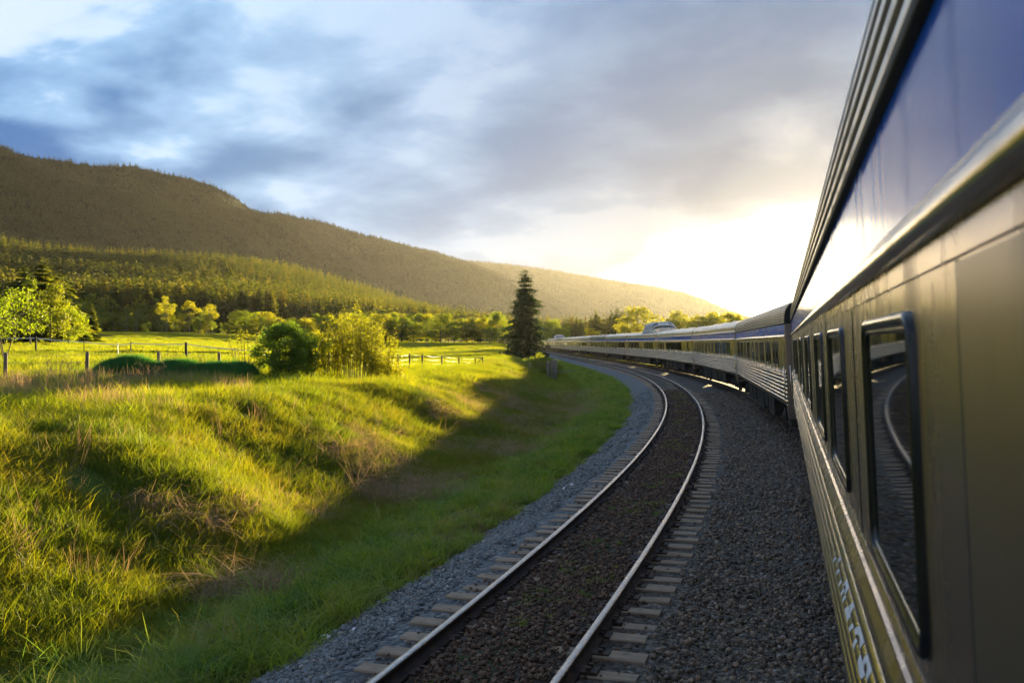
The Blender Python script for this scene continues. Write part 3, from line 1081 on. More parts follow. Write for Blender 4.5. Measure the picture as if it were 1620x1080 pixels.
def build_car(label, L, wins, dome=None, boxes=None, group=None, far_wins=None, lettering=False, door=True, smooth_top=False, name='passenger_car'):
    """a stainless steel passenger car; x runs forward from its rear end, +y is the side that faces the camera"""
    car = empty(name)
    tag(car, label, 'railway car', group)
    core = MB()
    core.box((0.06, -HW + .10, 1.05), (L - .06, HW - .10, 3.44))
    core.box((.8, -.9, .60), (L - .8, .9, 1.05), 0)  # lower core, deepened to block sun passing beneath the car
    core.box((5.6, -.75, .26), (L - 5.6, .75, .60), 0)  # low box added to keep sun patches off the ballast
    core.box((.25, -.6, .50), (L - .25, .6, .62), 0)  # added to block sun near the trucks and car ends
    core.build('core_and_sun_block', M['under'], car)
    mb = MB()
    for sgn in (1, -1):
        W = wins if sgn > 0 else (far_wins or wins)
        belt_panels(0, L, W, sgn, mb)
        # letterboard seat, strips above the windows
        pr = [(HW, Z_BT), (HW + .004, Z_BT + .003), (HW + .004, 3.05), (HW, 3.052)]
        pr = [(sgn * y, z) for y, z in pr]
        mb.extrude_x(pr if sgn < 0 else pr[::-1], 0, L)
    # end sheets
    en = MB()
    for x, fl in ((0.0, 1), (L, -1)):
        ring = [(HW, 1.10), (HW, Z_ROOF0)] + [tuple(p) for p in _RP[20::30]] + [(0, Z_TOP)]
        full = ring + [(-y, z) for y, z in reversed(ring[:-1])]
        en.add([(x, y, z) for y, z in full], [tuple(range(len(full)))[::fl]])
    en.build('end_wall', M['under'], car)
    mb.build('body', M['steel'], car)
    # fluted lower side
    sk = MB()
    p = side_prof_skirt()
    for sgn in (1, -1):
        q = [(sgn * y, z) for y, z in p]
        sk.extrude_x(q if sgn < 0 else q[::-1], 0.0, L, 0, True, 1)
    sk.mark(lambda vs: sum(abs(v[1]) for v in vs) / len(vs) < HW + .0135 and vs[0][2] > Z_SILL + .04, 1)  # shade colour painted on the hollows of the skirt flutes
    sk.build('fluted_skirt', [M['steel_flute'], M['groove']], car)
    # sill ledge under the windows
    lg = MB()
    for sgn in (1, -1):
        q = [(HW + .002, Z_FL - .012), (HW + .040, Z_FL - .010), (HW + .048, Z_FL + .004), (HW + .043, Z_FL + .018), (HW + .026, Z_FL + .050), (HW + .024, Z_FL + .060),
             (HW + .012, Z_FL + .066), (HW + .010, Z_FL + .088), (HW + .002, Z_BELT + .008), (HW - .01, Z_BELT + .010)]
        q = [(sgn * y, z) for y, z in q]
        lg.extrude_x(q if sgn < 0 else q[::-1], 0.01, L - .01)
    lg.build('window_ledge', M['steel'], car)
    # moulding below the letterboard
    ml = MB()
    for sgn in (1, -1):
        q = [(HW, 3.052), (HW + .022, 3.054), (HW + .036, 3.066), (HW + .040, 3.080), (HW + .034, 3.098), (HW + .020, 3.112), (HW + .008, 3.118), (HW + .010, 3.132), (HW - .002, 3.138)]
        q = [(sgn * y, z) for y, z in q]
        ml.extrude_x(q if sgn < 0 else q[::-1], 0.02, L - .02, 0, True)
    ml.build('moulding', M['steel_flute'], car)
    # blue letterboard
    bl = MB()
    for sgn in (1, -1):
        q = [(HW - .003, 3.125), (HW - .001, Z_PAN1 + .005)]
        q = [(sgn * y, z) for y, z in q]
        bl.extrude_x(q if sgn < 0 else q[::-1], 0.0, L)
    bl.build('letterboard', M['blue'], car)
    # gutter
    gu = MB()
    for sgn in (1, -1):
        q = [(HW - .002, Z_PAN1), (HW + .020, Z_PAN1 + .004), (HW + .026, Z_PAN1 + .016), (HW + .010, Z_PAN1 + .030), (HW - .004, Z_ROOF0)]
        q = [(sgn * y, z) for y, z in q]
        gu.extrude_x(q if sgn < 0 else q[::-1], 0.0, L, 0, True)
    gu.build('gutter', M['black'], car)
    # roof
    rf = MB()
    pr = roof_prof(0.05 if smooth_top else 1.25)
    full = pr + [(-y, z) for y, z in reversed(pr[:-1])]
    rf.extrude_x(full[::-1], 0.0, L, 0, True)
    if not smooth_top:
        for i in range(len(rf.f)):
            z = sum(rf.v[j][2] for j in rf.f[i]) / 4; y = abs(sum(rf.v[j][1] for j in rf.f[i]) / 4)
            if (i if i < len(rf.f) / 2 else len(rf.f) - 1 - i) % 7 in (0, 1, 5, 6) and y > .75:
                rf.m[i] = 1  # roof flute hollows get the painted shade colour
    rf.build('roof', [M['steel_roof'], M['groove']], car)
    # windows on the near side, each with its pane; the far side too
    for sgn in (1, -1):
        for (a, b) in (wins if sgn > 0 else (far_wins or wins)[:6]):
            add_window(car, (a + b) / 2, 2.57, b - a, 0.74, sgn)
    # vestibule doors at both ends of the near side
    if door:
        for x0 in (0.42, L - 1.18):
            d = MB()
            sg = 1
            fr = [(x0, 2.04), (x0 + .76, 2.04), (x0 + .76, 2.995), (x0, 2.995)]
            d.box((x0 + .012, HW + .001, 2.145), (x0 + .748, HW + .007, 2.995))
            d.build('door', M['steel'], car)
            g = MB()
            for xx in (x0 - .006, x0 + .754):
                g.box((xx, HW - .004, 2.142), (xx + .012, HW + .0035, 2.998))
            g.build('door_seal', M['black_rubber'], car)
    # running gear and boxes below the floor
    for x in (3.4, L - 3.4):
        add_truck(car, x)
    bx = boxes or [(6.2, 8.4, .38), (8.8, 10.0, .52), (10.6, 13.9, .34), (14.6, 16.0, .46), (16.6, 19.0, .36)]
    for (a, b, z0) in bx:
        q = MB()
        for s in (-1, 1):
            lo, hi = sorted((s * .72, s * 1.36))
            q.cbox((a, lo, z0), (b, hi, 1.10), .03)
        for xx in np.arange(a + .3, b - .1, .55):
            q.box((xx, 1.36, z0 + .08), (xx + .03, 1.375, 1.04))
        q.build('equipment_box', M['under'], car)
    # diaphragm and end posts
    for x0, x1 in ((-.22, 0.0), (L, L + .22)):
        q = MB()
        for i in range(4):
            a = x0 + (x1 - x0) * i / 4
            q.cbox((a, -.62, 1.15), (a + (x1 - x0) / 4 - .012, .62, 3.45), .05)
        q.build('diaphragm', M['black'], car)
    for x0, x1 in ((0.0, .20), (L - .20, L)):
        q = MB()
        q.cbox((x0, HW - .06, 1.0), (x1, HW + .03, 1.17), .01)
        q.tube([((x0 + x1) / 2, HW + .07, 1.3), ((x0 + x1) / 2, HW + .07, 2.25)], .018, 6)
        q.build('grab_rail', M['steel_flute'], car)
        q = MB()
        q.cbox((x0 - (.10 if x0 < 1 else -.05), HW - .30, .78), (x1 + (.10 if x0 > 1 else -.05), HW + .012, 3.44), .02)
        q.build('end_post', M['steel_door'], car)
        q = MB()
        for zz in (.42, .68, .92):
            q.box((x0 - .15 if x0 > 1 else x0 + .12, 1.0, zz), (x1 - .12 if x0 > 1 else x1 + .2, 1.50, zz + .05))
        q.build('step', M['under'], car)
    # roof vents
    q = MB()
    for xx in (4.0, 9.5, 15.0, 20.5):
        q.cbox((xx, -.25, Z_TOP - .02), (xx + .7, .25, Z_TOP + .10), .04)
    if not dome:
        q.build('roof_vent', M['steel_roof'], car)
    if dome:
        build_dome(car, *dome)
    return car


def build_dome(car, x0, x1):
    zb, zt = 3.98, 5.15
    n = 9
    # cross section and lengthwise rounding of the glass house
    def sec(x):
        t = (x - x0) / (x1 - x0)
        e = min(1, (t / .22)) if t < .22 else min(1, (1 - t) / .22)
        return math.sin(e * math.pi / 2) ** 0.8
    xs = [x0 + (x1 - x0) * v for v in (0, .04, .10, .20, .31, .44, .56, .69, .80, .90, .96, 1.0)]
    def ring(x, out=0.0):
        e = sec(x)
        h = max(.02, (zt - zb) * e)
        w = 1.36
        pts = []
        for i in range(n + 6):
            th = math.pi * i / (n + 5)
            pts.append((x, (w + out) * math.copysign(abs(math.cos(th)) ** .55, math.cos(th)), zb - .12 + (h + .12 + out) * math.sin(th) ** .62))
        return pts
    gl = MB()
    rings = [ring(x) for x in xs]
    m = len(rings[0])
    vs = [p for r_ in rings for p in r_]
    fs = []; mi = []
    for a in range(len(xs) - 1):
        for b in range(m - 1):
            fs.append((a * m + b, a * m + b + 1, (a + 1) * m + b + 1, (a + 1) * m + b))
    gl.add(vs, fs, 0, True)
    gl.build('dome_glass', M['clear'], car)
    st = MB()
    for x in xs[1:-1]:
        pts = ring(x, .012)
        for i in range(m - 1):
            p, q = pts[i], pts[i + 1]
            st.tube([p, q], .085, 5)
    tag(st.build('dome_frame', M['white_paint'], car), kind='stuff')
    cap = MB()
    # solid crown and low solid sides of the dome
    vs = []; fs = []
    for a, x in enumerate(xs[2:-2]):
        pts = ring(x, .03)
        c = pts[6:-6]
        vs += c
        k = len(c)
        if a:
            for b in range(k - 1):
                fs.append(((a - 1) * k + b, (a - 1) * k + b + 1, a * k + b + 1, a * k + b))
    cap.add(vs, fs, 0, True)
    cap.build('dome_roof', M['steel_roof'], car)
    lo = MB()
    lo.cbox((x0 - .9, -1.40, 3.80), (x0 + .4, 1.40, 4.42), .25)
    lo.build('dome_fairing', M['steel_roof'], car)


def win_row(*spans):
    out = []
    for a, w, n, p in spans:
        out += [(a + i * p, a + i * p + w) for i in range(n)]
    return out


_W_B = win_row((2.3, .62, 2, .95), (4.9, .62, 2, .95), (7.6, .62, 2, .95), (10.4, .8, 1, 1), (12.6, .8, 1, 1), (14.8, .62, 2, .95), (17.6, .8, 1, 1), (19.6, .62, 2, .95), (22.2, .62, 2, .95))
_W_C = win_row((2.4, 1.15, 5, 1.55), (11.2, .7, 3, 1.9), (17.3, .7, 4, 1.4), (23.2, .6, 1, 1))
_W_D = win_row((6.6, 1.35, 7, 1.55), (2.3, .6, 1, 1), (19.2, .7, 4, 1.3))
_W_E = win_row((2.6, 1.2, 4, 1.75), (13.8, 1.3, 5, 1.75), (23.0, .6, 1, 1))


def coach_arc(q):
    """track parameter s for a distance q along the train, counted from the near car's far end"""
    return np.interp(q, _TQ, PS)


_SC = np.cumsum((1 + _k * TRACK_GAP)) * DS
_TQ = _SC - np.interp(28.109, PS, _SC)
CAR_OFF = 4.74


def seat_car(car, q0, L, adj=0.0):
    s0 = coach_arc(q0); s1 = coach_arc(q0 + L)
    # the car rides on its two trucks
    x0, y0, _ = path_at(s0 + .0, CAR_OFF + adj); x1, y1, _ = path_at(s1, CAR_OFF + adj)
    d = math.atan2(y1 - y0, x1 - x0)
    car.location = (x0, y0, TILT * HW)
    car.rotation_euler = (-TILT, 0, d)


# near car: its near side passes 0.262 m from the camera
NEAR_L = 28.4


def near_pose():
    e = empty('pose')
    seat_car(e, -NEAR_L - .2, NEAR_L)
    bpy.context.view_layer.update()
    mw = e.matrix_world
    dist = (mw.inverted() @ Vector((0, 0, CAM_H))).y - HW
    n = mw.to_3x3() @ Vector((0, 1, 0)); n.z = 0
    e.location = Vector(e.location) + n * (dist - 0.262)
    bpy.context.view_layer.update()
    cx = (e.matrix_world.inverted() @ Vector((0, 0, CAM_H))).x
    e.location.z += .045
    loc, rot = Vector(e.location), e.rotation_euler.copy()
    print('NEAR SHIFT', dist - 0.262, 'CAM_X', cx)
    bpy.data.objects.remove(e)
    return loc, rot, cx


N_LOC, N_ROT, CAM_X = near_pose()
_nw = [(2.09, 3.25), (4.4, 5.65), (6.65, 8.0), (9.75, 11.2), (13.2, 15.0), (17.6, 19.4), (21.2, 23.4)]
near = build_car('stainless steel passenger car closest to the camera, its fluted side filling the right edge', NEAR_L,
                 [(CAM_X + a, CAM_X + b) for a, b in _nw if CAM_X + b < NEAR_L - .4], door=False, smooth_top=False)
near.location = N_LOC; near.rotation_euler = N_ROT


def near_extras():
    d = MB()
    a, b = CAM_X + .72, CAM_X + 1.55
    d.box((a, HW + .002, 2.145), (b - .006, HW + .008, 2.992))
    d.build('door', M['steel_door'], near)
    g = MB()
    for xx in (a - .016, b - .004):
        g.box((xx, HW - .004, 2.142), (xx + .012, HW + .008, 2.996))
    g.build('door_seal', M['black_rubber'], near)
    g = MB()
    for xx in (3.84, 6.1, 8.9, 12.2, 16.3):
        g.box((CAM_X + xx, HW - .004, 2.142), (CAM_X + xx + .008, HW + .003, 2.996))
    o = g.build('panel_seam', M['black'], near); tag(o, kind='stuff')
    # painted lettering on the flutes
    cu = bpy.data.curves.new('text', 'FONT')
    cu.body = "r v i n 2 A C P"
    cu.size = 0.27
    cu.space_character = 0.95
    cu.offset = 0.006
    cu.resolution_u = 3
    t = bpy.data.objects.new('text', cu); COL.objects.link(t)
    bpy.context.view_layer.update()
    me = bpy.data.meshes.new_from_object(t.evaluated_get(bpy.context.evaluated_depsgraph_get()))
    bpy.data.objects.remove(t); bpy.data.curves.remove(cu)
    bm = bmesh.new(); bm.from_mesh(me)
    zb = 1.615
    xs = [v.co.x for v in bm.verts]
    w = max(xs) - min(xs)
    sc = 2.35 / w
    for z in np.arange(0, .32, .008):
        bmesh.ops.bisect_plane(bm, geom=bm.verts[:] + bm.edges[:] + bm.faces[:], plane_co=(0, z, 0), plane_no=(0, 1, 0))
    # read from the front of the train backwards: the first letter stands farthest ahead
    xe = CAM_X + 5.75
    for v in bm.verts:
        u, z = v.co.x, zb + v.co.y * 0.85
        v.co = Vector((xe - (u - min(xs)) * sc, skirt_depth(z) + .0025, z))
    bmesh.ops.recalc_face_normals(bm, faces=bm.faces[:])
    bm.to_mesh(me); bm.free()
    o = new_obj('lettering', me, near, [M['white_paint']])


near_extras()

# the cars ahead
protoB = build_car('stainless steel sleeping car coupled directly ahead of the nearest car, ribbed roof and blue band', 25.6, _W_B)
protoC = build_car('silver car, second one ahead of the near car, blue band bright, small paired windows', 25.6, _W_C, smooth_top=True)
protoD = build_car('silver car with a long row of wide windows coupled before the large dome car', 25.6, _W_D, smooth_top=True)
protoE = build_car('silver dome car with a raised glass dome and white frames midway along the train', 25.6, _W_E, dome=(2.6, 11.6), smooth_top=True, name='dome_car')
CARS = [protoB, protoC, protoD, protoE]
_seq = 'BCDECBDCDBECDB'
_lab = {4: 'first distant silver car beyond the large dome car', 5: 'second distant silver car beyond the large dome car',
        10: 'far dome car, its small dome showing near the end of the train by the spruce'}
for i in range(4, 14):
    k = _seq[i]
    c = copy_tree({'B': protoB, 'C': protoC, 'D': protoD, 'E': protoE}[k])
    if i in _lab:
        c['label'] = _lab[i]
    else:
        c['label'] = ORD[i - 4] + ' silver car of the train counted beyond the large dome car'
        c['group'] = 'distant cars of the train'
    CARS.append(c)
for i, c in enumerate(CARS):
    seat_car(c, i * 26.0 + .2, 25.6)

# ---------------------------------------------------------------- scattering real pieces over points


def make_collection(name, objs):
    c = bpy.data.collections.new(name)
    for o in objs:
        for cc in list(o.users_collection):
            cc.objects.unlink(o)
        c.objects.link(o)
    return c


_GN = {}


def scatter(name, P, coll, rz=None, scale=None, seed=1, tilt=0.0, kind='stuff', parent=None):
    """one object whose points each carry one piece of the collection"""
    P = np.asarray(P, np.float32)
    n = len(P)
    r = np.random.default_rng(seed)
    me = bpy.data.meshes.new(name)
    me.vertices.add(n); me.vertices.foreach_set('co', P.ravel())
    rot = np.zeros((n, 3), np.float32)
    rot[:, 0] = r.normal(0, tilt, n) if tilt else 0
    rot[:, 1] = r.normal(0, tilt, n) if tilt else 0
    rot[:, 2] = r.random(n) * 6.2832 if rz is None else rz
    sc = np.ones(n, np.float32) if scale is None else np.asarray(scale, np.float32)
    if sc.ndim == 1:
        sc = np.stack([sc] * 3, 1)
    a = me.attributes.new('rot', 'FLOAT_VECTOR', 'POINT'); a.data.foreach_set('vector', rot.ravel())
    a = me.attributes.new('scl', 'FLOAT_VECTOR', 'POINT'); a.data.foreach_set('vector', np.ascontiguousarray(sc, np.float32).ravel())
    a = me.attributes.new('pick', 'INT', 'POINT'); a.data.foreach_set('value', r.integers(0, len(coll.objects), n).astype(np.int32))
    me.update()
    o = new_obj(name, me, parent)
    if coll.name not in _GN:
        ng = bpy.data.node_groups.new('scatter_' + coll.name, 'GeometryNodeTree')
        ng.interface.new_socket('Geometry', in_out='INPUT', socket_type='NodeSocketGeometry')
        ng.interface.new_socket('Geometry', in_out='OUTPUT', socket_type='NodeSocketGeometry')
        gi = ng.nodes.new('NodeGroupInput'); go = ng.nodes.new('NodeGroupOutput')
        ci = ng.nodes.new('GeometryNodeCollectionInfo')
        ci.inputs['Collection'].default_value = coll
        ci.inputs['Separate Children'].default_value = True
        ci.inputs['Reset Children'].default_value = True
        iop = ng.nodes.new('GeometryNodeInstanceOnPoints')
        iop.inputs['Pick Instance'].default_value = True

        def attr(nm, ty):
            q = ng.nodes.new('GeometryNodeInputNamedAttribute'); q.data_type = ty
            q.inputs['Name'].default_value = nm
            return [s for s in q.outputs if s.enabled][0]
        L = ng.links.new
        L(gi.outputs[0], iop.inputs['Points']); L(ci.outputs[0], iop.inputs['Instance'])
        L(attr('pick', 'INT'), iop.inputs['Instance Index'])
        L(attr('rot', 'FLOAT_VECTOR'), iop.inputs['Rotation'])
        L(attr('scl', 'FLOAT_VECTOR'), iop.inputs['Scale'])
        L(iop.outputs[0], go.inputs[0])
        _GN[coll.name] = ng
    md = o.modifiers.new('scatter', 'NODES'); md.node_group = _GN[coll.name]
    if kind: o['kind'] = kind
    return o


# ---------------------------------------------------------------- grass and stones
def clump(name, mat, n, rad, h0, h1, w, lean, seed, arch=0.5):
    r = np.random.default_rng(seed)
    a = r.random(n) * 6.283; d = rad * np.sqrt(r.random(n))
    bx, by = d * np.cos(a), d * np.sin(a)
    h = h0 + (h1 - h0) * r.random(n)
    la = r.random(n) * 6.283; lx = np.cos(la); ly = np.sin(la)
    ln = lean * (0.3 + r.random(n)) * h
    wa = r.random(n) * 6.283; wx, wy = np.cos(wa), np.sin(wa)
    V = []
    for t, wt in ((0, 1.0), (.4, .9), (.75, .6), (1.0, 0.0)):
        cx = bx + lx * ln * t ** 2; cy = by + ly * ln * t ** 2
        cz = h * (t - arch * lean * t ** 3 * .5) - .03
        if wt > 0:
            V.append(np.stack([cx - wx * w * wt / 2, cy - wy * w * wt / 2, cz], 1)); V.append(np.stack([cx + wx * w * wt / 2, cy + wy * w * wt / 2, cz], 1))
        else:
            V.append(np.stack([cx, cy, cz], 1))
    V = np.stack(V, 1)
    b = np.arange(n)[:, None] * 7
    Q = np.concatenate([b + np.array([[0, 1, 3, 2]]), b + np.array([[2, 3, 5, 4]])])
    T = b + np.array([[4, 5, 6]])
    me = mesh_np(name, V.reshape(-1, 3), [Q, T])
    return new_obj(name, me, None, [mat])


def rock(name, mat, size, seed, sub=1):
    r = random.Random(seed)
    bm = bmesh.new()
    bmesh.ops.create_icosphere(bm, subdivisions=sub, radius=size)
    s = Vector((r.uniform(.8, 1.3), r.uniform(.7, 1.1), r.uniform(.55, .9)))
    for v in bm.verts:
        v.co = Vector((v.co.x * s.x, v.co.y * s.y, v.co.z * s.z)) * r.uniform(.78, 1.18)
    me = bpy.data.meshes.new(name); bm.to_mesh(me); bm.free()
    return new_obj(name, me, None, [mat])


def in_view(x, y, l=-0.64, r=0.62, near=1.0):
    return (y > near) & (x > l * y - 1.5) & (x < r * y + 1.5)


def su_points(n, s0, s1, u0, u1, seed, pw=1.0):
    r = np.random.default_rng(seed)
    s = s0 + (s1 - s0) * r.random(n) ** pw; u = u0 + (u1 - u0) * r.random(n)
    x, y, _ = path_at(s, -u)
    return x, y, s, u


def ballast_z(u):
    return np.interp(u, [-8.6, -7.8, -7.0, -6.4, -5.9, -3.6, -3.1, -2.6, -2.1, -1.7, -1.35, -.64, -.54, -.2, .2, .54, .64, 1.32, 1.5, 1.8, 2.15, 2.55, 2.95, 3.35],
                     [-1.3, -.9, -.5, -.24, -.19, -.18, -.20, -.28, -.30, -.25, -.20, -.20, -.166, -.155, -.155, -.166, -.20, -.195, -.215, -.31, -.47, -.64, -.80, -.98])


def build_gravel():
    for key, us, dens, seed in (('grey', (1.15, 3.3), 1.0, 1), ('brown', (-1.2, 1.2), 1.25, 2), ('mid', (-6.6, -1.15), .9, 3)):
        protos = [rock('stone', M['stone_' + key], .0235, seed * 10 + i) for i in range(6)]
        col = make_collection('gravel_' + key, protos)
        P = []; S = []
        for (s0, s1, d, sz) in ((0, 14, 520, 1.0), (14, 30, 330, 1.05), (30, 62, 130, 1.3)):
            n = int((s1 - s0) * (us[1] - us[0]) * d * dens)
            x, y, s, u = su_points(n, s0, s1, us[0], us[1], seed * 100 + int(s0))
            z = ballast_z(u) + RNG.uniform(-.012, .022, n)
            nz = fbm(x / .8, y / .8, 2, 5)
            k = in_view(x, y)
            # keep the tie ends clear
            if key == 'grey':
                k &= (u > 1.42 + nz * .35)
            if key == 'mid':
                k &= (u < -1.40 + nz * .35)
            if key == 'brown':
                k &= (np.abs(u) < .56 + nz * .35) | ((RNG.random(n) < .3) & (np.abs(u) < .68)) | ((RNG.random(n) < .10) & (np.abs(u) > .85))
                z += np.where(np.abs(u) < .6, .016, 0); sz *= .82
            P.append(np.stack([x, y, z], 1)[k]); S.append((sz * (0.50 + RNG.random(n) ** 2.5 * 1.35))[k])
        scatter('gravel', np.concatenate(P), col, None, np.concatenate(S), seed, .6)


build_gravel()


def build_grass():
    C = {}
    for key, mat in (('meadow', 'grass'), ('bank', 'grass_bank')):
        C[key] = make_collection(key + '_clumps', [clump(key + '_clump', M[mat], 70, .24, .12, .36, .0085, .6, 30 + i) for i in range(4)] +
                                 [clump(key + '_clump', M[mat], 30, .2, .24, .52, .008, .8, 40 + i) for i in range(2)])
    C['verge'] = make_collection('verge_tufts', [clump('verge_tuft', M['grass_green'], 60, .10 + .04 * i, .14, .40, .012, 1.1, 35 + i, .7) for i in range(5)])
    C['far'] = make_collection('far_clumps', [clump('far_clump', M['grass'], 70, .95, .22, .55, .045, .5, 60 + i) for i in range(4)])
    C['dry'] = make_collection('dry_clumps', [clump('dry_clump', M['grass_dry'], 34, .34, .45, 1.0, .010, 1.5, 70 + i, 1.3) for i in range(4)])
    C['stalk'] = make_collection('stalk_clumps', [clump('stalk_clump', M['grass_dry'], 12, .25, .40, .85, .007, .25, 80 + i, .3) for i in range(3)])
    # verge along the stones
    x, y, s, u = su_points(13000, 3, 75, 2.15, 6.4, 201, 1.0)
    nz = fbm(x / .9, y / .9, 3, 50); n2 = fbm(x / 3.0, y / 3.0, 2, 51)
    k = in_view(x, y) & (u > 2.75 + nz * 2.0) & (nz > -.05 - .10 * RNG.random(len(x)))
    z = np.maximum(ground_z(x, y, (s, u)), np.where(u < 3.3, ballast_z(u), -9))
    scatter('verge_grass', np.stack([x, y, z], 1)[k], C['verge'], None, (.55 + 1.1 * RNG.random(len(x)) ** 2.2 + n2 * .5 + nz * .5)[k], 2, .25)
    xd, yd, sd, ud = su_points(2600, 3, 75, 2.5, 5.6, 231)
    nd = fbm(xd / 1.3, yd / 1.3, 3, 57)
    kd = in_view(xd, yd) & (nd > .06)
    scatter('dry_grass', np.stack([xd, yd, ground_z(xd, yd, (sd, ud))], 1)[kd], C['dry'], None, (.25 + .3 * RNG.random(len(xd)))[kd], 15, .3)
    # far verge
    x, y, s, u = su_points(9000, 70, 230, 2.7, 9, 202)
    z = ground_z(x, y, (s, u))
    scatter('verge_grass', np.stack([x, y, z], 1), C['verge'], None, 1.1 + .7 * RNG.random(len(x)), 3, .15)
    # bank
    x, y, s, u = su_points(46000, 2, 62, 5.6, 14.5, 203)
    nz = fbm(x / 1.6, y / 1.6, 3, 52)
    k = in_view(x, y) & (RNG.random(len(x)) < np.interp(s, [2, 60], [.85, .85])) & (nz > -.22)
    z = ground_z(x, y, (s, u))
    scatter('bank_grass', np.stack([x, y, z], 1)[k], C['bank'], None, ((.62 + .8 * RNG.random(len(x)) ** 1.6 + nz * .8) * np.interp(s, [3, 25], [.72, 1.0]))[k], 4, .2)
    x, y, s, u = su_points(7000, 58, 150, 6.0, 16, 204)
    z = ground_z(x, y, (s, u))
    scatter('bank_grass', np.stack([x, y, z], 1), C['bank'], None, 1.0 + .9 * RNG.random(len(x)), 5, .2)
    # dead flattened grass in the ditch and on the bank
    x, y, s, u = su_points(24000, 3, 80, 4.6, 12.5, 205)
    nz = fbm(x / 2.2, y / 2.2, 3, 53)
    foot = np.exp(-((u - 6.3) / 1.6) ** 2) * .11 + np.interp(s, [3, 8, 18, 25, 36, 72, 80], [.0, .0, .0, .0, .05, .05, 0]) * (u < 10.5)
    k = in_view(x, y) & (nz + foot > .155 + .10 * (s < 24))
    k &= (s < 26) | (RNG.random(len(x)) < .35)
    z = ground_z(x, y, (s, u))
    scatter('dry_grass', np.stack([x, y, z - .03], 1)[k], C['dry'], None, (.55 + .6 * RNG.random(len(x)))[k], 6, .35)
    # meadow, thinner with distance
    P = []; S = []
    r = np.random.default_rng(77)
    for (y0, y1, d, sc) in ((6, 22, 14, 1.0), (22, 45, 8, 1.15), (45, 80, 2.6, 1.5)):
        A = 0.5 * (y1 ** 2 - y0 ** 2) * 0.78
        n = int(A * d)
        y = np.sqrt(y0 ** 2 + (y1 ** 2 - y0 ** 2) * r.random(n)); x = y * (-.64 + .78 * r.random(n))
        s, u = path_su(x, y)
        nz = fbm(x / 2.5, y / 2.5, 3, 54)
        k = (u > 12) & (nz > -.27)
        z = ground_z(x, y, (s, u))
        P.append(np.stack([x, y, z], 1)[k]); S.append((sc * (.7 + .75 * r.random(n) + nz * .9))[k])
    scatter('meadow_grass', np.concatenate(P), C['meadow'], None, np.concatenate(S), 7, .15)
    P = []; S = []
    for (y0, y1, d, sc) in ((78, 160, 1.0, .8), (160, 420, .32, 1.0)):
        A = 0.5 * (y1 ** 2 - y0 ** 2) * 0.84
        n = int(A * d)
        y = np.sqrt(y0 ** 2 + (y1 ** 2 - y0 ** 2) * r.random(n)); x = y * (-.66 + .84 * r.random(n))
        s, u = path_su(x, y)
        k = (u > 9)
        z = ground_z(x, y, (s, u))
        P.append(np.stack([x, y, z], 1)[k]); S.append((sc * (.5 + .6 * r.random(n)))[k])
    scatter('meadow_grass', np.concatenate(P), C['far'], None, np.concatenate(S), 8, .1)
    # pale dead stalks standing along the near fence and on the bank's crest
    n = 1500
    y = r.uniform(24, 40, n); x = y * r.uniform(-.62, -.28, n)
    nz = fbm(x / 3, y / 3, 2, 55)
    k = (nz + np.interp(x / y, [-.6, -.3], [.14, -.02]) + np.interp(y, [28, 36], [-.1, .04]) > .0)
    z = ground_z(x, y)
    scatter('dry_stalks', np.stack([x, y, z], 1)[k], C['stalk'], None, (.6 + .6 * r.random(n))[k], 9, .2)
    x, y, s, u = su_points(220, 4, 34, 7.5, 13, 206)
    k = in_view(x, y)
    scatter('dry_stalks', np.stack([x, y, ground_z(x, y, (s, u))], 1)[k], C['stalk'], None, (.5 + .6 * RNG.random(len(x)))[k], 10, .4)
    # weeds between the rails
    x, y, s, u = su_points(1300, 2, 60, -.5, .42, 207)
    nz = fbm(x / .8, y / .8, 3, 56)
    k = in_view(x, y) & (nz > .07)
    scatter('track_weeds', np.stack([x, y, ballast_z(u)], 1)[k], C['verge'], None, (.16 + .2 * RNG.random(len(x)))[k], 11, .2)
    # rough ground on the far side of the train
    x, y, s, u = su_points(5000, 10, 300, -60, -8.5, 208)
    scatter('rough_grass', np.stack([x, y, ground_z(x, y, (s, u))], 1), C['far'], None, .5 + .5 * RNG.random(len(x)), 12, .1)
    # lush dark mounds of tall grass before the fence
    P = []
    for (px, Y, w, h) in ((205, 41, 3.0, .75), (285, 41.5, 2.6, .60), (345, 42, 2.4, .5), (180, 40.5, 1.8, .4), (380, 43, 1.6, .5)):
        n = int(w * 190)
        a = r.normal(0, .42, n) * w * .5; b = r.normal(0, .5, n)
        x = at_px(px, Y) + a; y = Y + b
        z = ground_z(x, y) + np.maximum(0, h * (1 - (a / (w * .62)) ** 2) - abs(b) * .3)
        P.append(np.stack([x, y, z], 1))
    Cm = make_collection('mound_clumps', [clump('mound_clump', M['grass_lush'], 60, .26, .22, .50, .012, .8, 90 + i) for i in range(3)])
    scatter('tall_grass', np.concatenate(P), Cm, None, .7 + .5 * r.random(sum(len(p) for p in P)), 13, .25)


build_grass()

# ---------------------------------------------------------------- trees


def leaf_quads(C, size, r, squash=.6, dirs=None):
    """one bent leaf (two triangles) per centre"""
    n = len(C)
    d = r.normal(size=(n, 3)) if dirs is None else dirs + r.normal(size=(n, 3)) * .45
    d /= np.linalg.norm(d, axis=1)[:, None] + 1e-9
    e = r.normal(size=(n, 3)); e -= (e * d).sum(1)[:, None] * d
    e /= np.linalg.norm(e, axis=1)[:, None] + 1e-9
    L = (size * (.6 + .8 * r.random(n)))[:, None]
    V = np.stack([C - d * L * .5, C + e * L * squash * .5, C + d * L * .5, C - e * L * squash * .5], 1)
    F = np.arange(n)[:, None] * 4 + np.array([[0, 1, 2, 3]])
    return V.reshape(-1, 3), F


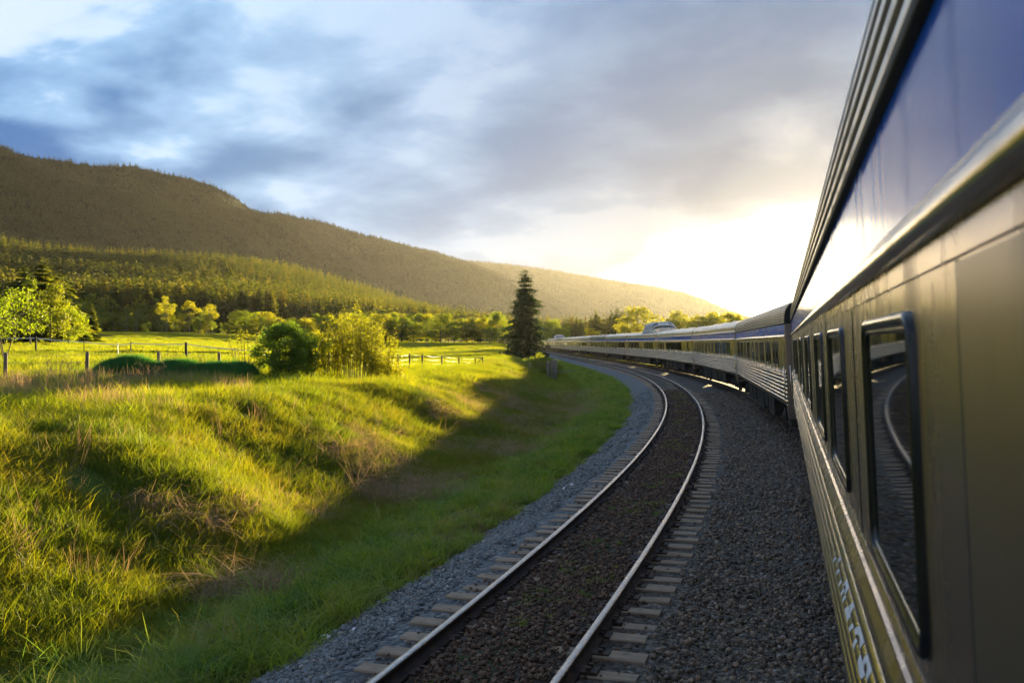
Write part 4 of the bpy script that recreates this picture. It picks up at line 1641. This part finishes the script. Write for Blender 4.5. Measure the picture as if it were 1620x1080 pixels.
def tree_deciduous(h, cw, base, ncl, nleaf, leaf, seed, trunk_r=.16, clr=.16, stems=1, lobes=True, spread=.1, dome=False):
    """trunk mesh and crown mesh; crown = clumps of leaves at limb ends"""
    r = np.random.default_rng(seed)
    cl = []
    while len(cl) < ncl:
        p = r.uniform(-1, 1, 3)
        q = np.linalg.norm(p)
        if q < 1 and q > .35 + .3 * r.random():
            t = (p[2] + 1) / 2
            prof = .55 + .6 * math.sin(math.pi * min(1, t * .9 + .12)) if lobes else 1
            if dome:
                w_ = math.hypot(p[0], p[1]) + 1e-6
                prof = min(1.0 / w_, 1.35) * math.sqrt(max(.05, 1 - (t * .93) ** 3.2)) * (.85 + .15 * r.random())
            cl.append((p[0] * cw / 2 * prof, p[1] * cw / 2 * prof, base * h + t * (h * (1 - base)) * (.93)))
    cl = np.array(cl)
    rad = clr * cw * (.6 + .8 * r.random(ncl))
    per = r.multinomial(nleaf, rad ** 2 / (rad ** 2).sum())
    P = []
    for c, q, k in zip(cl, rad, per):
        v = r.normal(size=(k, 3)); v /= np.linalg.norm(v, axis=1)[:, None] + 1e-9
        P.append(c + v * (q * (r.random(k) ** .45))[:, None] * np.array([1, 1, .75]))
    P = np.concatenate(P)
    V, F = leaf_quads(P, leaf, r)
    crown = mesh_np('crown', V, F)
    mb = MB()
    for st in range(stems):
        a = 6.283 * st / stems + r.random()
        ox, oy = (0, 0) if stems == 1 else (spread * math.cos(a) * r.random(), spread * math.sin(a) * r.random())
        topx, topy = (r.normal(0, .04 * h), r.normal(0, .04 * h)) if stems == 1 else (cw * .32 * math.cos(a), cw * .32 * math.sin(a))
        tr = trunk_r / math.sqrt(stems)
        pts = []
        for t in (-.02, .1, .3, .5, .7, .9):
            pts.append((ox + topx * max(t, 0) ** 1.3, oy + topy * max(t, 0) ** 1.3, h * t))
        mb.tube(pts, [tr * x for x in (1.25, 1.0, .8, .6, .4, .15)], 6)
        for c in cl[st::stems * max(1, ncl // (stems * 9))]:
            tz = max(.25, min(.75, c[2] / h - .15))
            b = Vector((ox + topx * tz ** 1.3, oy + topy * tz ** 1.3, h * tz))
            mid = b.lerp(Vector(c), .5) + Vector((0, 0, -.03 * h))
            mb.tube([b, mid, c], [tr * .42, tr * .28, tr * .08], 5)
    me = bpy.data.meshes.new('trunk')
    me.from_pydata(mb.v, [], mb.f); me.polygons.foreach_set('use_smooth', mb.sm); me.update()
    return me, crown


def tree_conifer(h, rad, whorls, per, seg, seed, low=.06, droop=.35, twig=.0, trunk_r=.22, full=1.0, rag=.25, pw=.85):
    r = np.random.default_rng(seed)
    C = []; D = []; SZ = []
    for w in range(whorls):
        t = (w + r.random() * .5) / whorls
        z = h * (low + (1 - low) * t)
        L0 = rad * (1 - t) ** pw * (.72 + .45 * r.random()) + .02 * h
        for b in range(per):
            a = 6.283 * (b + r.random()) / per
            L = L0 * (.9 - rag * 1.2 + rag * 2.4 * r.random())
            ca, sa = math.cos(a), math.sin(a)
            for k in range(seg):
                q = (k + .5 + .3 * (r.random() - .5)) / seg
                up = (.25 * t) * q * L
                zz = z - droop * L * q ** 1.2 * (1 - .6 * t) + up + (.10 * L * max(0, q - .75) * 4 * .3)
                C.append((ca * L * q, sa * L * q, zz)); D.append((ca, sa, -droop * .8)); SZ.append(L / seg * 2.1 * (1.15 - .40 * q) * full)
                if twig:
                    for sgn in (-1, 1):
                        C.append((ca * L * q - sa * sgn * twig * L * (1.05 - q), sa * L * q + ca * sgn * twig * L * (1.05 - q), zz - .06 * L))
                        D.append((ca * .6 - sa * sgn * .8, sa * .6 + ca * sgn * .8, -droop - .25)); SZ.append(L / seg * 1.5 * (1.15 - .5 * q) * full)
    C.append((0, 0, h * .985)); D.append((0, 0, 1)); SZ.append(h * .05)
    C = np.array(C); D = np.array(D); SZ = np.array(SZ)
    V, F = leaf_quads(C, SZ, r, .50, D)
    crown = mesh_np('crown', V, F)
    mb = MB()
    mb.tube([(0, 0, -.3), (0, 0, h * .15), (0, 0, h * .6), (0, 0, h * .97)], [trunk_r, trunk_r * .85, trunk_r * .45, .02], 7)
    me = bpy.data.meshes.new('trunk'); me.from_pydata(mb.v, [], mb.f); me.polygons.foreach_set('use_smooth', mb.sm); me.update()
    return me, crown


def place_tree(name, meshes, mats, x, y, sc, label, cat, group=None, rz=None, z=None, parts=('trunk', 'crown'), sxy=1.0):
    t = empty(name, (x, y, (gz1(x, y) if z is None else z) - .05), (0, 0, random.uniform(0, 6.28) if rz is None else rz))
    t.scale = (sc * sxy, sc * sxy, sc)
    for nm, me, m in zip(parts, meshes, mats):
        if not me.materials:
            me.materials.append(m)
        o = bpy.data.objects.new(nm, me); COL.objects.link(o); o.parent = t
    tag(t, label, cat, group)
    return t


def mcopy(meshes, suffix=''):
    return tuple(m.copy() for m in meshes)


def hero_spruce():
    Y = 205
    me = tree_conifer(20.0, 5.0, 46, 15, 7, 5, .02, .50, .26, .30, 1.15, .33, .72)
    place_tree('spruce_tree', me, (M['bark'], M['needles']), at_px(831, Y), Y, 1.0, 'lone tall dark spruce standing between the meadow and the railway curve', 'tree')


hero_spruce()

# --- prototypes for the woods
DEC = [tree_deciduous(12, 7.0 + (i % 3), .07 + .05 * (i % 2), 34, 3000, .46, 300 + i, .17, .17) for i in range(4)]
DEC_TALL = [tree_deciduous(15, 6.8, .30, 22, 2100, .42, 320 + i, .16, .20) for i in range(3)]
DEC_SLIM = [tree_deciduous(12, 3.8, .10, 26, 2000, .40, 340 + i, .13, .22) for i in range(2)]
CON = [tree_conifer(16, 2.9 + .35 * i, 26, 10, 3, 360 + i, .03, .38, .2, .2, 1.15) for i in range(4)]
MATSETS = {'bright': 'leaf_bright', 'mid': 'leaf_mid', 'yellow': 'leaf_yellow'}
_dec_cache = {}


def dec(kind, i, col):
    src = {'dec': DEC, 'tall': DEC_TALL, 'slim': DEC_SLIM}[kind]
    key = (kind, i % len(src), col)
    if key not in _dec_cache:
        _dec_cache[key] = mcopy(src[i % len(src)])
    return _dec_cache[key], (M['bark_pale'] if kind != 'dec' else M['bark'], M[MATSETS[col]])


def tree_px(kind, i, col, px, py_top, Y, label, group=None, name=None, width=None, z=None):
    """a tree whose top shows at photo row py_top when it stands Y metres off in column px"""
    x = at_px(px, Y)
    zg = gz1(x, Y) if z is None else z
    h = CAM_H + (541.6 - py_top) / F_PX * Y - zg
    if kind == 'con':
        me = CON[i % len(CON)]; mats = (M['bark'], M['forest_needles']); hb = 16
        return place_tree(name or 'conifer_tree', me, mats, x, Y, h / hb, label, 'tree', group, None, zg, sxy=width or 1.0)
    me, mats = dec(kind, i, col)
    hb = {'dec': 12, 'tall': 15, 'slim': 12}[kind]
    return place_tree(name or 'deciduous_tree', me, mats, x, Y, h / hb, label, 'tree', group, None, zg, sxy=width or 1.0)


# left edge group
tree_px('con', 0, None, 38, 420, 152, 'dark conifer at the left edge, left one of the pair rising over pale trees', None, width=2.3)
tree_px('con', 1, None, 66, 410, 158, 'dark conifer at the left edge, tallest and right one of the pair', None, width=2.4)
tree_px('con', 3, None, 90, 428, 168, 'dark conifer standing between the tallest left conifer and the wood', None, width=2.2)
tree_px('dec', 0, 'mid', 6, 432, 135, 'sunlit green tree cut by the left edge of the picture', None, width=.9)
tree_px('slim', 0, 'mid', 48, 432, 140, 'slim pale green tree directly before the dark conifer pair', None, width=1.0)
tree_px('dec', 1, 'mid', 80, 444, 140, 'rounded sunlit tree to the right of the dark conifer pair', None, width=.75)
tree_px('dec', 2, 'bright', 108, 470, 146, 'low rounded sunlit tree at the right end of the left tree group', None, width=.9)
tree_px('con', 2, None, 145, 478, 190, 'small lone conifer just right of the left tree group', None, width=1.1)
_dr = tree_deciduous(5.2, 5.6, .34, 26, 2300, .17, 411, .07, .13, 3, True, .15)
place_tree('young_tree', _dr, (M['bark'], M['leaf_bright']), at_px(8, 66), 66, 1.0, 'small leafy tree with drooping sprays behind the fence at the left edge', 'tree')
# pale deciduous row at the wood's edge
_px9 = [232, 263, 284, 300, 316, 331, 327, 388, 405]
_rank9 = [sorted(_px9).index(v) for v in _px9]
for i, (px, py, k, c) in enumerate([(232, 505, 'dec', 'mid'), (263, 466, 'tall', 'yellow'), (284, 508, 'slim', 'mid'), (300, 471, 'tall', 'yellow'), (316, 486, 'slim', 'mid'), (331, 478, 'tall', 'yellow'),
                                    (327, 497, 'slim', 'yellow'), (388, 488, 'dec', 'bright'), (405, 497, 'slim', 'bright')]):
    tree_px(k, i, c, px, py, 338 + 6 * (i % 3), ORD[_rank9[i]] + ' from the left of the nine paler trees under the wooded hill', 'sunlit trees along the meadow edge under the hill')
tree_px('dec', 3, 'bright', 360, 505, 322, 'round low green tree standing alone on the far meadow edge', None, width=.95)
# middle row behind the yellow shrubs
for i in range(56):
    px = 412 + i * 7.0 + random.uniform(-4, 4)
    py = 497 + random.uniform(-9, 14) - 6 * math.exp(-((px - 560) / 30) ** 2) - (5 if 610 < px < 680 else 0)
    tree_px('dec' if i % 3 else 'slim', i, ('bright', 'yellow', 'mid')[i % 3], px, py, 345 + random.uniform(-16, 40), ('yellow green tree in the far meadow row above the dark round bush' if px < 490 else 'yellow green tree in the far meadow row rising behind the willow shrubs' if px < 630 else 'yellow green tree in the far meadow row between willows and spruce'), 'trees across the far meadow edge', width=random.uniform(1.2, 1.6))
tree_px('dec', 1, 'bright', 790, 490, 330, 'taller bright tree just left of the tall dark spruce', None, width=1.0)
tree_px('dec', 2, 'mid', 778, 512, 322, 'low dark green tree left of the spruce under the taller bright one', None, width=1.2)
for i, (px, py) in enumerate([(862, 497), (874, 502), (884, 506)]):
    tree_px('dec', i, 'bright', px, py, 400 + 8 * i, ORD[i] + ' bright tree counted to the right from the tall dark spruce', 'bright trees right of the spruce')
_px17 = [896, 905, 912, 919, 926, 934, 943, 947, 955, 961, 968, 976, 982, 988, 900, 938, 964]
_rank17 = [sorted(_px17).index(v) for v in _px17]
for i, (px, py) in enumerate([(896, 502), (905, 495), (912, 499), (919, 503), (926, 500), (934, 498), (943, 488), (947, 497), (955, 494), (961, 497), (968, 490), (976, 486), (982, 492), (988, 489), (900, 505), (938, 503), (964, 500)]):
    tree_px('con', i, None, px, py, 430 + (i * 37) % 50, ORD[_rank17[i]] + ' hazy conifer from the left in the row beyond the train', 'conifers beyond the train', z=1.2, width=1.15)
tree_px('dec', 0, 'yellow', 936, 511, 350, 'small bright yellow tree before the conifers beyond the train', None, z=1.0)
tree_px('dec', 1, 'yellow', 1010, 481, 395, 'broad round tree behind the large dome car', None, z=1.0, width=1.5)
tree_px('dec', 3, 'yellow', 994, 494, 398, 'lower tree on the left flank of the broad round tree by the dome', None, z=1.0, width=1.3)
for i, (px, py) in enumerate([(1062, 491), (1076, 488), (1090, 491), (1106, 489), (1120, 487), (1133, 490), (1149, 483), (1162, 484), (1176, 492), (1190, 499), (1204, 505), (1222, 509)]):
    tree_px('dec', i, 'yellow', px, py, 365 + (i * 29) % 40, ORD[i] + ' golden tree beyond the train, counted rightwards from the large dome', 'golden trees beyond the train', z=.8, width=1.05)

for i in range(44):
    px = random.uniform(128, 425); py = 500 + random.uniform(-20, 14)
    tree_px(('dec', 'slim', 'tall')[i % 3], i, ('mid', 'bright', 'yellow', 'mid')[i % 4], px, py, 350 + random.uniform(0, 55), 'mixed green broadleaf tree in the fringe of the wood below the hill', 'broadleaf fringe of the wood', width=random.uniform(.9, 1.4))

# --- the wood's front rank on the hill's foot: each conifer a thing
_r = np.random.default_rng(5)
_front = hill_sample('foothill', 190, 91, .012, .11, (.30, .66))
for i, p in enumerate(_front):
    place_tree('conifer_tree', CON[i % 4], (M['bark'], M['forest_needles']), float(p[0]), float(p[1]), float(.9 + .55 * _r.random()), 'conifer in the front rank of the wooded foothill', 'tree',
               'conifers along the foot of the wooded hill', z=float(p[2]), sxy=1.1)


def build_forests():
    lo = []
    for i in range(5):
        tr, cr = tree_conifer(16, 2.8 + .35 * (i % 3), 14, 7, 2, 500 + i, .03, .35, 0, .2, 1.15)
        cr.materials.append(M['forest_needles'])
        lo.append(new_obj('forest_conifer', cr))
        bpy.data.meshes.remove(tr)
    cf = make_collection('forest_conifers', lo)
    dl = []
    for i in range(3):
        tr, cr = tree_deciduous(12, 6.5, .15, 16, 420, .95, 520 + i)
        cr.materials.append(M['leaf_bright'] if i else M['leaf_yellow'])
        dl.append(new_obj('forest_broadleaf', cr)); bpy.data.meshes.remove(tr)
    cd = make_collection('forest_broadleaves', dl)
    p = hill_sample('foothill', 15000, 92, .015, .80, (.20, 1.0))
    scatter('forest', p, cf, None, .75 + .55 * RNG.random(len(p)), 21)
    p = hill_sample('foothill', 5200, 93, .008, .34, (.22, .9), 1.5)
    nz = fbm(p[:, 0] / 90, p[:, 1] / 90, 3, 61)
    p = p[nz > .02]
    scatter('forest', p, cd, None, .8 + .6 * RNG.random(len(p)), 22)
    far = []
    for i in range(4):
        tr, cr = tree_conifer(16, 2.9, 6, 5, 1, 540 + i, .04, .3, 0, .2)
        cr.materials.append(M['mountain_needles'])
        far.append(new_obj('mountain_conifer', cr)); bpy.data.meshes.remove(tr)
    cm = make_collection('mountain_conifers', far)
    for nm, n, sd, sc in (('mountain', 20000, 94, .55), ('mountain.001', 52000, 95, .58), ('mountain.002', 40000, 96, .8)):
        p = hill_sample(nm, n, sd, .03, .74, (.15, 1.0) if nm != 'mountain.002' else (0, .85))
        nz = fbm(p[:, 0] / 260, p[:, 1] / 260, 4, 62)
        p = p[nz > -.22]
        scatter('forest', p, cm, None, sc * (.75 + .6 * RNG.random(len(p))), sd)


build_forests()

# ---------------------------------------------------------------- shrubs by the fence
_b = tree_deciduous(2.9, 2.75, .06, 130, 24000, .085, 611, .10, .12, 9, True, .35, True)
place_tree('bush', _b, (M['bark'], M['leaf_bush']), at_px(450, 44), 44, 1.0, 'round dense dark green bush by the fence', 'bush', parts=('stems', 'foliage'), rz=.4)
_b2 = tree_deciduous(2.3, 1.9, .30, 26, 2600, .075, 612, .08, .14, 7, True, .3)
place_tree('bush', _b2, (M['bark'], M['leaf_bright']), at_px(492, 45.5), 45.5, 1.0, 'thin bright green shrub squeezed between the dark bush and the yellow shrubs', 'bush', parts=('stems', 'foliage'), rz=1.0)


def willow(h, w, n, leaf, nl, seed):
    r = np.random.default_rng(seed)
    mb = MB(); P = []
    for i in range(n):
        a = r.random() * 6.283; q = math.sqrt(r.random())
        bx, by = w * .30 * q * math.cos(a), w * .30 * q * math.sin(a)
        tx, ty = bx * 1.9 + r.normal(0, .12), by * 1.9 + r.normal(0, .12)
        H = h * (.45 + .55 * r.random() ** .7) * (1 - .12 * q)
        pts = [Vector((bx + (tx - bx) * t ** 1.3 + r.normal(0, .012), by + (ty - by) * t ** 1.3 + r.normal(0, .012), H * t - .05)) for t in (0, .25, .5, .75, 1)]
        mb.tube(pts, [.011, .009, .007, .005, .002], 4)
        for k in range(6):
            t = .25 + .7 * r.random()
            j = min(3, int(t * 4)); b = pts[j].lerp(pts[j + 1], t * 4 - j)
            e = b + Vector((r.normal(0, .22), r.normal(0, .22), .15 + .3 * r.random()))
            mb.tube([b, e], [.006, .002], 3, cap=False)
            for _ in range(nl // (n * 9)):
                P.append(b.lerp(e, r.random()) + Vector(r.normal(0, .045, 3)))
        for _ in range(nl // (n * 3)):
            t = .2 + .8 * r.random() ** .8
            j = min(3, int(t * 4)); P.append(pts[j].lerp(pts[j + 1], min(1, t * 4 - j)) + Vector(r.normal(0, .06, 3)))
    me = bpy.data.meshes.new('stems'); me.from_pydata(mb.v, [], mb.f); me.update()
    V, F = leaf_quads(np.array([tuple(p) for p in P]), leaf, r)
    return me, mesh_np('foliage', V, F)


for px, Y, h, w, n, sd, lab in ((523, 46.5, 2.9, 1.9, 52, 1, 'yellow backlit willow shrub next to the dark bush, shorter and denser'),
                                (562, 47, 4.1, 2.6, 80, 2, 'tallest yellow backlit willow shrub, in the middle of the row'),
                                (597, 47.5, 3.5, 2.1, 50, 3, 'open yellow willow shrub with bare brown stems right of the tallest one'),
                                (622, 48.5, 1.55, 1.1, 24, 4, 'low straggling yellow shrub at the right end of the willow row')):
    place_tree('willow_shrub', willow(h, w, n, .085, int(n * 84), sd), (M['bark'], M['leaf_yellow']), at_px(px, Y), Y, 1.0, lab, 'shrub', parts=('stems', 'foliage'), rz=.3 * sd)
place_tree('willow_shrub', willow(2.9, 1.8, 16, .07, 700, 9), (M['bark'], M['leaf_yellow']), at_px(392, 46), 46, 1.0, 'thin nearly bare shrub on the left side of the dark bush', 'shrub', parts=('stems', 'foliage'))
for i, (px, Y, h, lab) in enumerate(((235, 38.5, 1.1, 'dry orange weed shrub in front of the dark grass mound'), (86, 39.5, 1.5, 'bare twiggy shrub by the second fence post from the left'),
                                     (110, 41.5, 1.3, 'small bare shrub just right of the twiggy one by the fence'), (268, 45, 1.4, 'bare shrub behind the third fence post'), (325, 46, 1.3, 'bare shrub just left of the fourth fence post'))):
    place_tree('dead_shrub', willow(h, 1.1, 11, .03, 130, 20 + i), (M['bark'], M['grass_dry']), at_px(px, Y), Y, 1.0, lab, 'shrub', parts=('stems', 'foliage'))
for px, Y, h, w, sd, lab in ((853, 116, 2.6, 3.0, 31, 'yellow topped shrub directly right of the spruce foot'), (868, 108, 2.1, 2.8, 32, 'shrub nearest the rails, above the grey corner posts'), (842, 122, 2.0, 2.6, 33, 'dark shrub hugging the spruce foot')):
    place_tree('bush', tree_deciduous(h, w, .05, 22, 2600, .17, sd, .06, .17, 5, True, .3), (M['bark'], M['leaf_bush'] if sd == 33 else M['leaf_mid']), at_px(px, Y), Y, 1.0, lab, 'bush', parts=('stems', 'foliage'))

# ---------------------------------------------------------------- fences


def fence(name, label, posts, mats, wires, wire_r=.006, wire_mat='wire', tape=False, hscale=1.0):
    """posts = [(photo column, metres ahead, row of the top, radius, material)]"""
    x0, y0 = at_px(posts[0][0], posts[0][1]), posts[0][1]
    f = empty(name, (x0, y0, gz1(x0, y0)))
    tag(f, label, 'fence')
    org = Vector(f.location)
    tops = []
    for (px, Y, pt, rad, mk) in posts:
        x = at_px(px, Y); zg = gz1(x, Y)
        zt = CAM_H - (pt - 541.6) / F_PX * Y
        h = max(.7, zt - zg)
        mb = MB()
        lx, ly = random.gauss(0, .02), random.gauss(0, .02)
        pts = [(lx * t * h, ly * t * h, -.2 + (h + .2) * t) for t in (0, .3, .6, .93, 1.0)]
        mb.tube(pts, [rad * q for q in (1.08, 1.0, .97, .93, .75)], 9)
        o = mb.build('post', M[mk], f)
        o.location = Vector((x, Y, zg)) - org
        tops.append(Vector((x, Y, zg)) - org + Vector((0, 0, h)))
    for w in wires:
        mb = MB()
        for a, b in zip(tops[:-1], tops[1:]):
            pa, pb = a - Vector((0, 0, w)), b - Vector((0, 0, w))
            pts = [pa.lerp(pb, t) - Vector((0, 0, .05 * math.sin(math.pi * t))) for t in (0, .25, .5, .75, 1)]
            if tape:
                for p, q in zip(pts[:-1], pts[1:]):
                    u = Vector((0, 0, wire_r))
                    d = Vector((.004, -.004, 0))
                    mb.add([p - u, q - u, q + u, p + u, p - u + d, q - u + d, q + u + d, p + u + d], [(0, 1, 2, 3), (7, 6, 5, 4), (3, 2, 6, 7), (0, 4, 5, 1)])
            else:
                mb.tube(pts, wire_r, 4)
        mb.build('tape' if tape else 'wire', M[wire_mat], f)
    return f


fence('wire_fence', 'near wire fence on round weathered posts crossing the meadow to the corner by the rails',
      [(-120, 37.5, 557, .075, 'post'), (8, 40, 557, .085, 'post'), (137, 42.5, 556, .085, 'post'), (251, 45.5, 556, .08, 'post'), (347, 49, 557, .08, 'post'), (430, 54, 557, .07, 'post'),
       (520, 60, 558, .07, 'post'), (590, 67, 559, .07, 'post'), (630, 72, 560, .06, 'post_dark'), (648, 76, 559, .07, 'post_dark'), (668, 79, 560, .085, 'post_dark'), (699, 88, 562, .07, 'post_dark'),
       (726, 95, 565, .08, 'post_dark'), (752, 101, 566, .07, 'post_dark'), (764, 103, 565, .095, 'post_dark'), (800, 101, 570, .05, 'post_grey'), (838, 98, 573, .06, 'post_grey'), (866, 95, 571, .08, 'post_grey')],
      None, (.12, .45, .80), .007)
fence('tape_fence', 'white tape fence with thin posts across the sunny meadow',
      [(-90, 92, 531, .05, 'post_dark'), (57, 88, 532, .09, 'post_dark'), (133, 84, 538, .04, 'post_dark'), (187, 82, 542, .035, 'white_paint'), (207, 80, 540, .05, 'post_dark'),
       (295, 76, 541, .11, 'post_dark'), (372, 72, 549, .03, 'post_dark'), (425, 70, 551, .04, 'post_dark')], None, (.16,), .035, 'tape', True)


def corner_posts():
    f = empty('fence_corner', (at_px(874, 93), 93, gz1(at_px(874, 93), 93)))
    tag(f, 'cluster of grey weathered corner posts beside the rails below the shrub', 'fence post')
    org = Vector(f.location)
    for px, Y, pt, rad in ((868, 93, 570, .09), (873, 92.5, 568, .10), (877, 93, 567, .11), (880, 92, 568, .09)):
        x = at_px(px, Y); zg = gz1(x, Y); h = max(.9, CAM_H - (pt - 541.6) / F_PX * Y - zg)
        mb = MB(); mb.tube([(0, 0, -.2), (.01, 0, h * .5), (.02, .01, h * .97), (.02, .01, h)], [rad, rad * .95, rad * .9, rad * .6], 9)
        mb.build('post', M['post_grey'], f).location = Vector((x, Y, zg)) - org
    mb = MB(); x0 = at_px(880, 92); x1 = at_px(908, 96)
    mb.tube([Vector((x0, 92, gz1(x0, 92) + 1.15)) - org, Vector((x1, 96, gz1(x0, 92) + 1.12)) - org], .05, 7)
    mb.build('rail_pole', M['post_grey'], f)


corner_posts()


def brace():
    f = empty('fence_brace', (at_px(756, 100.5), 100.5, gz1(at_px(756, 100.5), 100.5)))
    tag(f, 'slanting wooden brace between two dark fence posts', 'fence brace')
    mb = MB(); mb.tube([(-.25, 0, .15), (.4, .3, .95)], .05, 6); mb.build('brace', M['post_dark'], f)
    mb = MB(); mb.tube([(-.3, 0, 1.0), (.45, .3, 1.0)], .05, 6); mb.build('cross_rail', M['post_grey'], f)


brace()

# ---------------------------------------------------------------- small things
for i, (px, py, Y, sz, lab) in enumerate(((515, 967, 11.6, .055, 'white stone at the edge between the gravel and the grass'), (562, 984, 11.3, .035, 'small white stone lying on the grey gravel nearest the camera'),
                                          (905, 737, 21.5, .045, 'pale stone on the gravel edge, right one of the upper pair'), (893, 741, 21.3, .05, 'pale stone on the gravel edge, left one of the upper pair'),
                                          (766, 738, 27, .09, 'pale yellowish rock lying in the grassy ditch'))):
    x = at_px(px, Y)
    s_, u_ = path_su([x], [Y])
    z = max(gz1(x, Y), float(ballast_z(u_)[0]) if u_[0] < 3.3 else -9)
    o = rock('stone', M['white_paint'] if i != 4 else M['post_grey'], sz, 900 + i, 2)
    o.location = (x, Y, z + sz * .5)
    tag(o, lab, 'stone')


def stick():
    x, Y = at_px(938, 66), 66
    mb = MB(); mb.tube([(0, 0, -.1), (-.06, 0, .45), (-.16, .02, .95)], [.022, .018, .008], 5)
    mb.tube([(-.06, 0, .45), (.03, .03, .62)], [.01, .004], 4)
    o = mb.build('stick', M['bark']); o.location = (x, Y, gz1(x, Y))
    tag(o, 'thin dark stick standing alone in the green verge', 'stick')


stick()
